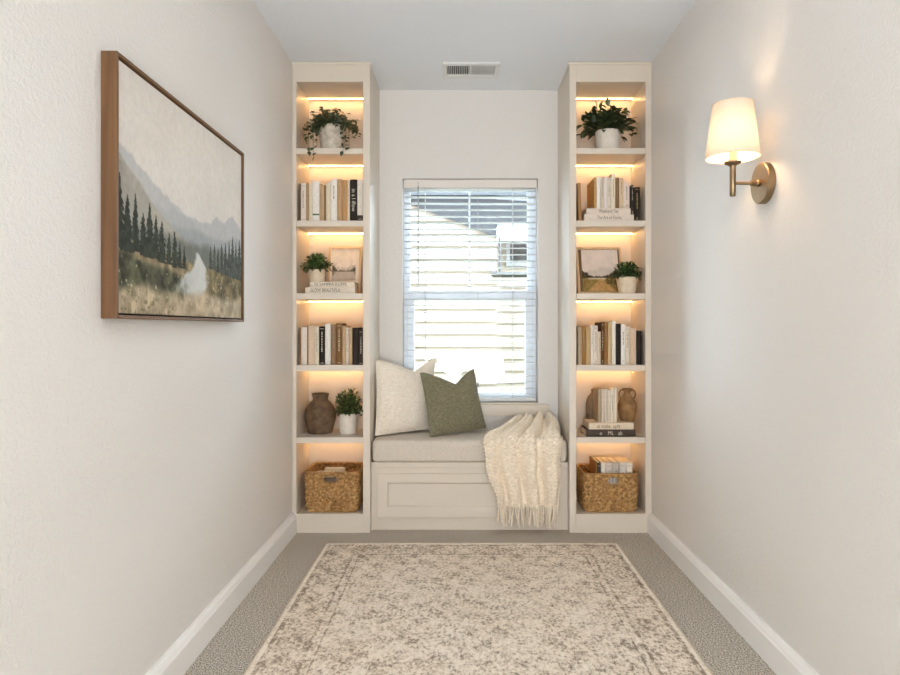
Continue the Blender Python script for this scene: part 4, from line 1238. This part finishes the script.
# books in the basket beside the sconce wall
g9 = lambda o: (lambda c: o + c / 9.0)
row = [(186, 200, 156, (150, 104, 56), 'brown-covered'), (202, 232, 160, (74, 66, 60), 'dark grey'), (236, 276, 160, (232, 222, 206), 'white'), (280, 338, 160, (214, 202, 188), 'dark-spotted grey', {'band': ((84, 76, 70), .172, .192)}),
       (341, 398, 160, (196, 186, 174), 'grey beige'), (403, 462, 160, (226, 216, 204), 'pale'), (465, 519, 160, (234, 222, 204), 'outer cream')]
for r_ in row:
    if len(r_) < 6: pass
row = [r_ if len(r_) > 5 else r_ + ({},) for r_ in row]
for r_ in row: r_[5].update({'d': .17, 'dy': 0.0})
upright_row(row, g9(575), g9(445), BASE_TOP + .0075, .050, None, '%s from the bench side among books in the basket', 'books in the seagrass basket')

# ------------------------------------------------------------------ neighbouring house outside
YN = 5.0
def NX(px): return X(px, YN)
def NZ(py): return Z(py, YN)
M_SIDING = plain('lap_siding', rgb(134, 126, 114), .7, var=.02, vscale=2)  # house colours darkened below their own tones to offset the strong sky
M_SOFFIT = plain('soffit_grey', rgb(27, 29, 33), .7, var=.04, vscale=2)
M_GUTTER = plain('gutter_grey', rgb(26, 25, 24), .5)
M_HWIN = plain('house_window_glass', rgb(14, 24, 24), .4)
M_HTRIM = plain('house_trim', rgb(120, 122, 124), .6, var=.01)
nh = thing('neighbour_house', 'cream sided neighbouring house seen through the window blind', 'house', (0.2, YN, -.3))
sd = MB()
def siding(x0, x1, z0, z1, y):
    n = int(round((z1 - z0) / .16))
    for k in range(n):
        a = z0 + (z1 - z0) * k / n; b2 = z0 + (z1 - z0) * (k + 1) / n
        sd.add([(x0, y - .022, a), (x1, y - .022, a), (x1, y, b2), (x0, y, b2), (x0, y + .02, a), (x1, y + .02, a), (x1, y + .02, b2), (x0, y + .02, b2)],
               [(0, 1, 2, 3), (0, 4, 5, 1), (7, 6, 5, 4), (0, 3, 7, 4), (1, 5, 6, 2), (3, 2, 6, 7)])
siding(-3.0, NX(497), -.3, NZ(196), YN)
siding(NX(497), 4.0, -.3, X(0, 0) * 0 + Z(240, YN + .35), YN + .35)
obj('siding', sd, M_SIDING, nh)
# sloping roof edge: grey underside coming towards the window
a, b2 = (NX(396), NZ(199)), (NX(499), NZ(237.5))
rf = MB()
yq = YN - .50
k_ = (yq - CAMY) / (YN - CAMY)
def poly_prism(pts, y0, y1):
    n = len(pts); return MB().add([(x, y0, z) for x, z in pts] + [(x, y1, z) for x, z in pts],
        [tuple(range(n)), tuple(range(2 * n - 1, n - 1, -1))] + [((i + 1) % n, i, n + i, n + (i + 1) % n) for i in range(n)])
pp = [(NX(396), NZ(199)), (NX(497), NZ(238)), (NX(497), NZ(224)), (NX(545), NZ(224)), (NX(545), NZ(202)), (NX(396), NZ(197))]
obj('soffit', poly_prism(pp, YN - .05, YN + .30), M_SOFFIT, nh)
obj('upper_roof', MB().box(-3.0, 4.0, YN - .1, YN + .4, NZ(196.5), NZ(150)), plain('roof_darkened', rgb(60, 64, 68), .7, var=.02, vscale=2), nh)  # roof colour darkened likewise against the bright daylight
yw = YN + .35
obj('side_window', MB().box(X(508.5, yw), X(560, yw), yw - .05, yw - .02, Z(263.5, yw), Z(243.5, yw)), M_HWIN, nh)
obj('side_window_trim', frame_mb(X(506, yw), X(563, yw), Z(266.5, yw), Z(241, yw), yw - .06, yw - .021, .05, .05, .05, .05), M_HTRIM, nh)
obj('downspout', MB().tube([(NX(499.5), YN - .06, NZ(237)), (NX(499.5), YN - .06, NZ(267)), (NX(499.8), YN - .06, NZ(274))], .018, 10), plain('downspout', rgb(46, 45, 44), .5), nh)
obj('gutter', MB().tube([(NX(492.5), YN - .06, NZ(275)), (NX(560), YN - .06, NZ(275.5))], .034, 12).sphere((NX(494), YN - .06, NZ(274.2)), .045, 8), M_GUTTER, nh)
struct(obj('exterior_ground', MB().box(-6, 6, YW + .3, 9, -.5, -.3), plain('outside_lawn', rgb(84, 96, 60), .9, var=.2, vscale=20)), 'lawn between the two houses', 'ground')

hw_ = MB()  # unseen outer wall and eave, raised tall to shade the neighbouring house
for (a, b2, c_, d_) in ((-9, WX0, -.3, 6), (WX1, 9, -.3, 6), (WX0, WX1, -.3, WZ0), (WX0, WX1, WZ1, 6)):
    hw_.box(a, b2, YW + .001, YW + .06, c_, d_)
hw_.box(-9, 9, YW + .001, YW + .45, 5.2, 5.3)
struct(obj('exterior_wall', hw_, plain('outer_brick', rgb(112, 84, 70), .8)), 'outer face of the wall around the window', 'wall')
# ------------------------------------------------------------------ lights
w = bpy.data.worlds.new('daylight'); SC.world = w; w.use_nodes = True
bg = w.node_tree.nodes['Background']; bg.inputs['Color'].default_value = (.70, .85, 1.0, 1); bg.inputs['Strength'].default_value = 30.0
# unseen ceiling lamp added as fill for the side walls
cl = thing('ceiling_fill', 'round fill lamp added on the ceiling out of view before the nook', 'fill light', (.06, -1.28, CEIL))
obj('rim', MB().lathe([(.20, -.001), (.21, -.008), (.21, -.05), (.196, -.052), (.196, -.02)], (.06, -1.28, CEIL), 48, cap0=False, cap1=False), M_TRIM, cl)
obj('fill_diffuser', MB().lathe([(.195, -.03), (.17, -.066), (.10, -.082), (.001, -.086)], (.06, -1.28, CEIL), 48, cap0=True), emis('fill_glow', (.93, .97, 1, 1), 5.5), cl)

def area(name, loc, rot, sx_, sy_, e, col):
    l = bpy.data.lights.new(name, 'AREA'); l.shape = 'RECTANGLE'; l.size = sx_; l.size_y = sy_; l.energy = e; l.color = col
    o = bpy.data.objects.new(name, l); COL.objects.link(o); o.location = loc; o.rotation_euler = rot
    return o
# fill areas added unseen behind the viewer; portal for sky through the window
area('rear_fill', (.065, YR - .05, 1.08), (PI / 2, 0, 0), 1.34, 2.0, 18, (1, .89, .76))  # warm fill added at the rear opening
area('upward_fill', (.06, -5.6, .5), (PI - .62, 0, 0), 1.2, .5, 92, (.86, .93, 1))  # upward fill added to brighten the ceiling
pl_ = area('window_portal', ((WX0 + WX1) / 2, YW + .08, (WZ0 + WZ1) / 2), (-PI / 2, 0, 0), WX1 - WX0, WZ1 - WZ0, 1, (1, 1, 1))
pl_.data.cycles.is_portal = True

# ------------------------------------------------------------------ camera
cam = bpy.data.cameras.new('camera'); cam.sensor_width = 36; cam.sensor_fit = 'HORIZONTAL'
cam.lens = FPX / 900 * 36; cam.shift_x = -(VPX - 450) / 900; cam.shift_y = -(337.5 - VPY) / 900
cam.clip_start = .02
co = bpy.data.objects.new('camera', cam); COL.objects.link(co); co.location = (0, CAMY, CAMZ); co.rotation_euler = (PI / 2, 0, 0)
SC.camera = co
SC.view_settings.view_transform = 'Standard'; SC.view_settings.look = 'None'; SC.view_settings.gamma = 1; SC.view_settings.exposure = 0.21
SC.view_settings.use_curve_mapping = False
SC.cycles.use_denoising = True
SC.cycles.max_bounces = 10; SC.cycles.diffuse_bounces = 6; SC.cycles.transparent_max_bounces = 16
